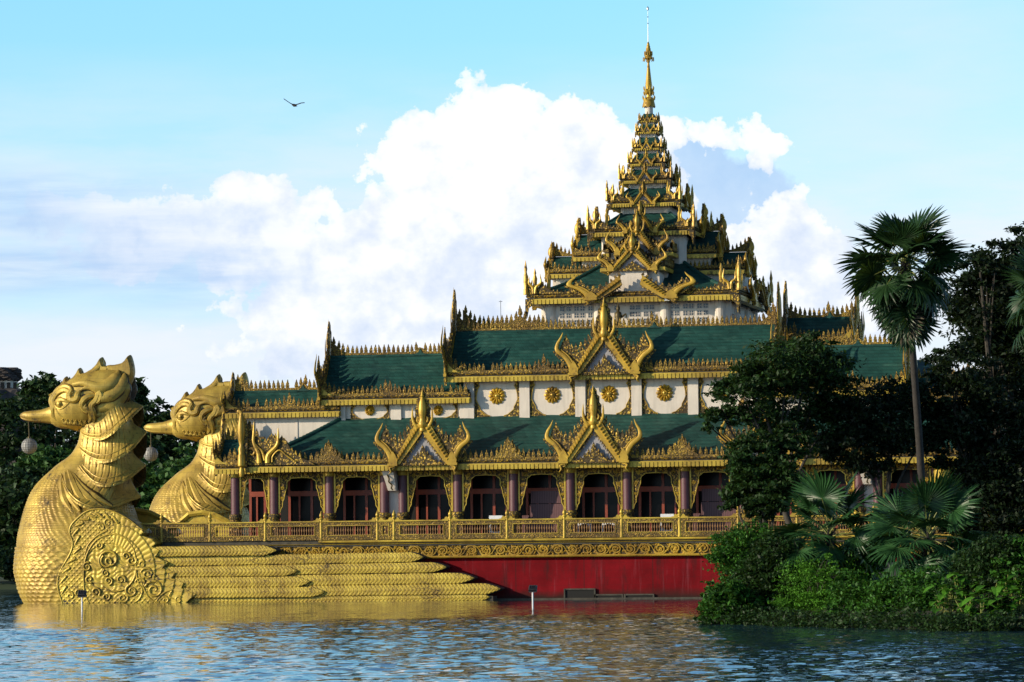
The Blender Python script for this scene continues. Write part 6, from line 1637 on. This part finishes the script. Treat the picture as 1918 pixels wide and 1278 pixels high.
# undergrowth in one mass along the far water's edge
L_ = []
for i in range(26):
    a = -60 + i * 24; L_.append(lob(a, 1058 + rs.uniform(-8, 6), 22, 26 + rs.uniform(0, 14), 402 + rs.uniform(-3, 6)))
P_ = crown_points(L_, 26000, rs, .3, 200); P_ = P_[P_[:, 2] > .1]; Vq, Fq_ = leaf_quads(P_, .6, rs)
tag(put('far_undergrowth', arr_mesh('far_undergrowth', Vq, Fq_, ['leaf_far'])), kind='stuff')
def rock_tower():
    d_ = 540; b = V3(5, 1088, d_); e = empty('rock_tower', (b[0], b[1], 2), 'dark artificial rock tower with a flat top at the upper left edge', 'tower')
    k = d_ / F_PX; rs = np.random.RandomState(4)
    def lump(px, py, rx, ry, sq, name):
        mb = MB(); rows = []; c = Vector(V3(px, py, d_))
        for j in range(25):
            t = -1 + 2 * j / 24; rr = (1 - abs(t) ** sq) ** (1 / sq) + .02; row = []
            for i in range(40):
                a = 2 * math.pi * i / 40; n_ = 1 + .10 * math.sin(5 * a + 3 * t) + .08 * math.sin(9 * a + 7 * t + 1) + rs.uniform(-.05, .05)
                row.append((c.x + rx * k * rr * n_ * math.cos(a), c.y + rx * k * rr * n_ * math.sin(a), c.z + ry * k * t + rs.uniform(-.1, .1)))
            rows.append(row)
        mb.grid(rows, 0, True); mb.build(name, 'rock', e)
    lump(4, 702, 33, 13, 5, 'rock_top'); lump(0, 880, 62, 160, 6, 'rock_body'); lump(40, 900, 50, 130, 5, 'rock_body')
    mb = MB(); c = Vector(V3(15, 722, d_))
    mb.box(c.x - 1.6, c.x + .9, c.y - 1.5, c.y + 1.5, c.z - 1.2, c.z + 1.0); mb.build('lookout_room', 'white_wall', e)
    mb = MB()
    for q in (-12, 0, 12, 24):
        p = V3(q + 4, 726, d_ - 1.7); mb.box(p[0] - .25, p[0] + .25, p[1], p[1] + .1, p[2] - .5, p[2] + .7)
    mb.build('window', 'dark_glass', e)
    mb = MB(); p0, p1 = V3(35, 717, d_), V3(75, 717, d_)
    mb.tube([p0, p1], .05, 4)
    for q in range(35, 80, 8): p = V3(q, 717, d_); mb.tube([p, (p[0], p[1], p[2] - 1.0)], .04, 4)
    mb.build('guard_rail', 'antenna_metal', e)
rock_tower()

# ------------------------------------------------------------------ water, banks, far shore
def water_mesh():
    d0, d1, w_ = 70.0, 262.0, 44.0
    nd, nw = 1150, 560
    ds = d0 + (d1 - d0) * np.linspace(0, 1, nd); ws = np.linspace(-w_, w_, nw)
    W, D_ = np.meshgrid(ws, ds); X = CAM[0] + fwd_h[0] * D_ + _r[0] * W; Y = CAM[1] + fwd_h[1] * D_ + _r[1] * W
    rs = np.random.RandomState(5); Z = np.zeros_like(X)
    def field(cell, seed):               # smooth random field, lateral/depth cells
        r2 = np.random.RandomState(seed); n1, n2 = int(2 * w_ / cell[0]) + 4, int((d1 - d0) / cell[1]) + 4; g = r2.rand(n2, n1)
        u = (W + w_) / cell[0]; v = (D_ - d0) / cell[1]; i, j = u.astype(int), v.astype(int); fu, fv = u - i, v - j; fu = fu * fu * (3 - 2 * fu); fv = fv * fv * (3 - 2 * fv)
        return (g[j, i] * (1 - fu) + g[j, i + 1] * fu) * (1 - fv) + (g[j + 1, i] * (1 - fu) + g[j + 1, i + 1] * fu) * fv
    wind = math.atan2(fwd_h[1], fwd_h[0]) + .35
    for k in range(46):
        L_ = .48 * (1.7 / .48) ** rs.rand(); th = wind + rs.normal(0, .8); kk = 2 * np.pi / L_
        Z += L_ ** .9 * .0030 * np.sin(kk * (math.cos(th) * X + math.sin(th) * Y) + rs.uniform(0, 6.28))
    dd = D_ + (field((14, 26), 2) - .5) * 44 + (field((5, 9), 7) - .5) * 22
    calm = np.clip((dd - 150) / 36, 0, 1); calm = calm * calm * (3 - 2 * calm)
    gust = .55 + .9 * (.5 * field((9, 14), 3) + .5 * field((26, 30), 4))
    Z *= (1 - .90 * calm) * gust
    edge = np.clip(np.minimum(np.minimum(W + w_, w_ - W) / 6, np.minimum(D_ - d0, d1 - D_) / 6), 0, 1); Z *= edge
    me = arr_mesh('lake_water', np.stack([X, Y, Z], -1).reshape(-1, 3), (lambda i, j: np.stack([j * nw + i, j * nw + i + 1, (j + 1) * nw + i + 1, (j + 1) * nw + i], -1).reshape(-1, 4))(*np.meshgrid(np.arange(nw - 1), np.arange(nd - 1))), ['water'])
    me.polygons.foreach_set('use_smooth', [True] * len(me.polygons))
    # the flat water all round it
    c = [CAM[:2] + fwd_h[:2] * d + _r[:2] * w for d, w in ((d0, -w_), (d0, w_), (d1, w_), (d1, -w_))]; o = [CAM[:2] + fwd_h[:2] * d + _r[:2] * w for d, w in ((-900, -5000), (-900, 5000), (9000, 5000), (9000, -5000))]
    m = MB(); vs = [(x, y, 0) for x, y in o + c]; m.add(vs, [(0, 1, 5, 4), (1, 2, 6, 5), (2, 3, 7, 6), (3, 0, 4, 7)])
    tag(put('lake_water', me), kind='structure'); tag(m.build('outer_water', 'water'), kind='structure')
water_mesh()
lb = MB(); lb.add([(-6000, -1200, -4), (6000, -1200, -4), (6000, 9000, -4), (-6000, 9000, -4)], [(0, 1, 2, 3)]); tag(lb.build('lake_bed', 'soil'), kind='structure')
fs = MB(); rows = []; rg = random.Random(8)
for j, d_ in enumerate((395, 402, 420, 470, 560, 700, 1000, 2500, 8000)):
    row = []
    for i in range(61):
        s_ = (i - 30) / 30 * (500 + d_ * .8); d2 = d_ + (rg.uniform(-5, 5) if j < 3 else 0)
        p = CAM + fwd_h * d2 + _r * s_
        z = (-.6, .5, 1.2, 2.5, 6, 9, 10, 12, 12)[j] + (rg.uniform(-.3, .3) * min(j, 5))
        row.append((p[0], p[1], z))
    rows.append(row)
fs.grid(rows); tag(fs.build('far_bank', 'grass_bank'), kind='structure')
# near island under the trees
isl = MB(); rows = []
ZI = (-.7, .12, .35, .7, 1.1, 1.6, 2.2, 2.3, 1.0, -.7)
for j in range(10):
    row = []
    for i in range(30):
        t = i / 29; px_ = 1316 + t * 880
        base = lerp(151, 131, min(1, t * 1.45)); d_ = base + (0, 1.5, 3, 6, 10, 15, 21, 30, 48, 58)[j] + rg.uniform(-.4, .4)
        side = max(0, 1 - t * 6)
        p = CAM + ray(px_ + j * 5 * side, HORIZON) * d_
        row.append((p[0], p[1], lerp(ZI[j], -.7, side ** 1.3) if i else -.8))
    rows.append(row)
isl.grid(rows); tag(isl.build('island_ground', 'soil'), kind='structure')

# ------------------------------------------------------------------ floodlights in the water
def flood(px, ytop, ybase, label):
    p = PG(px, ybase); hgt = PD(px, ytop, float(np.dot(p - CAM, FW)))[2]
    e = empty('floodlight_post', tuple(p), label, 'floodlight', 'floodlights standing in the lake')
    m = MB(); m.tube([(p[0], p[1], -2.5), (p[0], p[1], hgt - .42)], .045, 8); m.build('post', 'white_paint', e)
    m = MB(); z = hgt - .42
    m.box(p[0] - .22, p[0] + .22, p[1] - .02, p[1] + .02, z, z + .04); m.box(p[0] - .22, p[0] - .19, p[1] - .02, p[1] + .02, z, z + .28); m.box(p[0] + .19, p[0] + .22, p[1] - .02, p[1] + .02, z, z + .28); m.build('bracket', 'dark_metal', e)
    m = MB(); M = Matrix.Translation((p[0], p[1], z + .24)) @ Matrix.Rotation(-.5, 4, 'X')
    o = MB(); o.add([(-.19, -.07, -.13), (.19, -.07, -.13), (.19, -.07, .13), (-.19, -.07, .13), (-.23, .10, -.17), (.23, .10, -.17), (.23, .10, .17), (-.23, .10, .17)], [(3, 2, 1, 0), (4, 5, 6, 7), (0, 1, 5, 4), (1, 2, 6, 5), (2, 3, 7, 6), (3, 0, 4, 7)])
    for k in range(4): o.box(-.16 + k * .1, -.14 + k * .1, -.12, -.07, -.1, .1)
    m.merge(o, M); m.build('lamp_head', 'dark_metal', e)
flood(153.5, 1104.5, 1146, 'small black floodlight on a white post in the water before the wing scrolls')
flood(998, 1095, 1138, 'small black floodlight on a white post in the water before the red hull')

# ------------------------------------------------------------------ flying bird
def flybird():
    c = PD(550, 196, 190); k = 190 / F_PX
    e = empty('flying_bird', tuple(c), 'dark bird gliding high in the blue sky with long wings raised', 'bird')
    def q(a, b, d=0.0): return tuple(np.array(c) + RT * (a - 550) * k + UP * (196 - b) * k + fwd_h * d)
    m = MB(); m.tube([q(546, 194.5, .1), q(548, 196, .05), q(551, 197.5), q(554, 198.5, -.05), (q(557, 199.5, -.1))], [.02, .045, .075, .05, .012], 8)
    for sg, pts in ((-1, [(549, 196.5), (543, 193.5), (537, 189.5), (531.5, 185.5)]), (1, [(552, 197), (558, 195.5), (564, 193.5), (570.5, 193)])):
        P_ = [np.array(q(*p)) for p in pts]; w_ = (.14, .17, .12, .02)
        up = [tuple(p + fwd_h * w) for p, w in zip(P_, w_)]; dn = [tuple(p - fwd_h * w * .8 + np.array([0, 0, -.015])) for p, w in zip(P_, w_)]
        mid = [tuple(p + np.array([0, 0, .03])) for p in P_]; m.grid([up, mid, dn, up])
    m.build('body', 'feather_black', e, True)
flybird()

# ------------------------------------------------------------------ things on the deck
def ac_unit(px0, px1, py0, py1, Y, label):
    x0, z1_ = PX(px0, py0, Y); x1, _ = PX(px1, py0, Y); z0 = 3.87
    e = empty('air_conditioner', ((x0 + x1) / 2, Y, z0), label, 'air conditioner', 'outdoor units behind the railing')
    m = MB(); m.box(x0, x1, Y, Y + .4, z0 + .08, z1_); m.box(x0 + .06, x0 + .14, Y, Y + .4, z0, z0 + .08); m.box(x1 - .14, x1 - .06, Y, Y + .4, z0, z0 + .08); m.build('casing', 'white_paint', e)
    n = 2 if x1 - x0 > 1.6 else 1
    for k in range(n):
        cx = lerp(x0, x1, (k + .5) / n) ; r = min(.34, (z1_ - z0) * .36); zc = (z0 + z1_) / 2 + .03
        o = MB(); o.lathe([(r, 0), (r, .03), (r * .85, .03), (r * .85, .0)], (0, 0, 0), 20); o.lathe([(.08, .02), (.08, .05)], (0, 0, 0), 8)
        for a in range(8):
            an = a * math.pi / 4; o.box(-.012, .012, 0, r, .015, .035) if a == 0 else o.tube([(0, 0, .03), (r * math.cos(an), r * math.sin(an), .03)], .012, 4)
        o.lathe([(r * .86, -.02), (.0, -.015)], (0, 0, 0), 16)
        g_ = MB(); g_.merge(o, Matrix.Translation((cx, Y - .012, zc)) @ Matrix.Rotation(math.pi / 2, 4, 'X')); g_.build('fan_grille', 'dark_metal', e)
ac_unit(916, 941, 966, 1000, 1.15, 'white outdoor unit behind the railing, between the two lower roof gables')
ac_unit(1082, 1106, 978, 1000, .9, 'left of two low white outdoor units behind the railing right of the second lower gable')
ac_unit(1127, 1153, 978, 1000, .9, 'right of two low white outdoor units behind the railing right of the second lower gable')
ac_unit(1237, 1262, 963, 1000, 1.15, 'white outdoor unit behind the railing just left of the slatted screen near the trees')
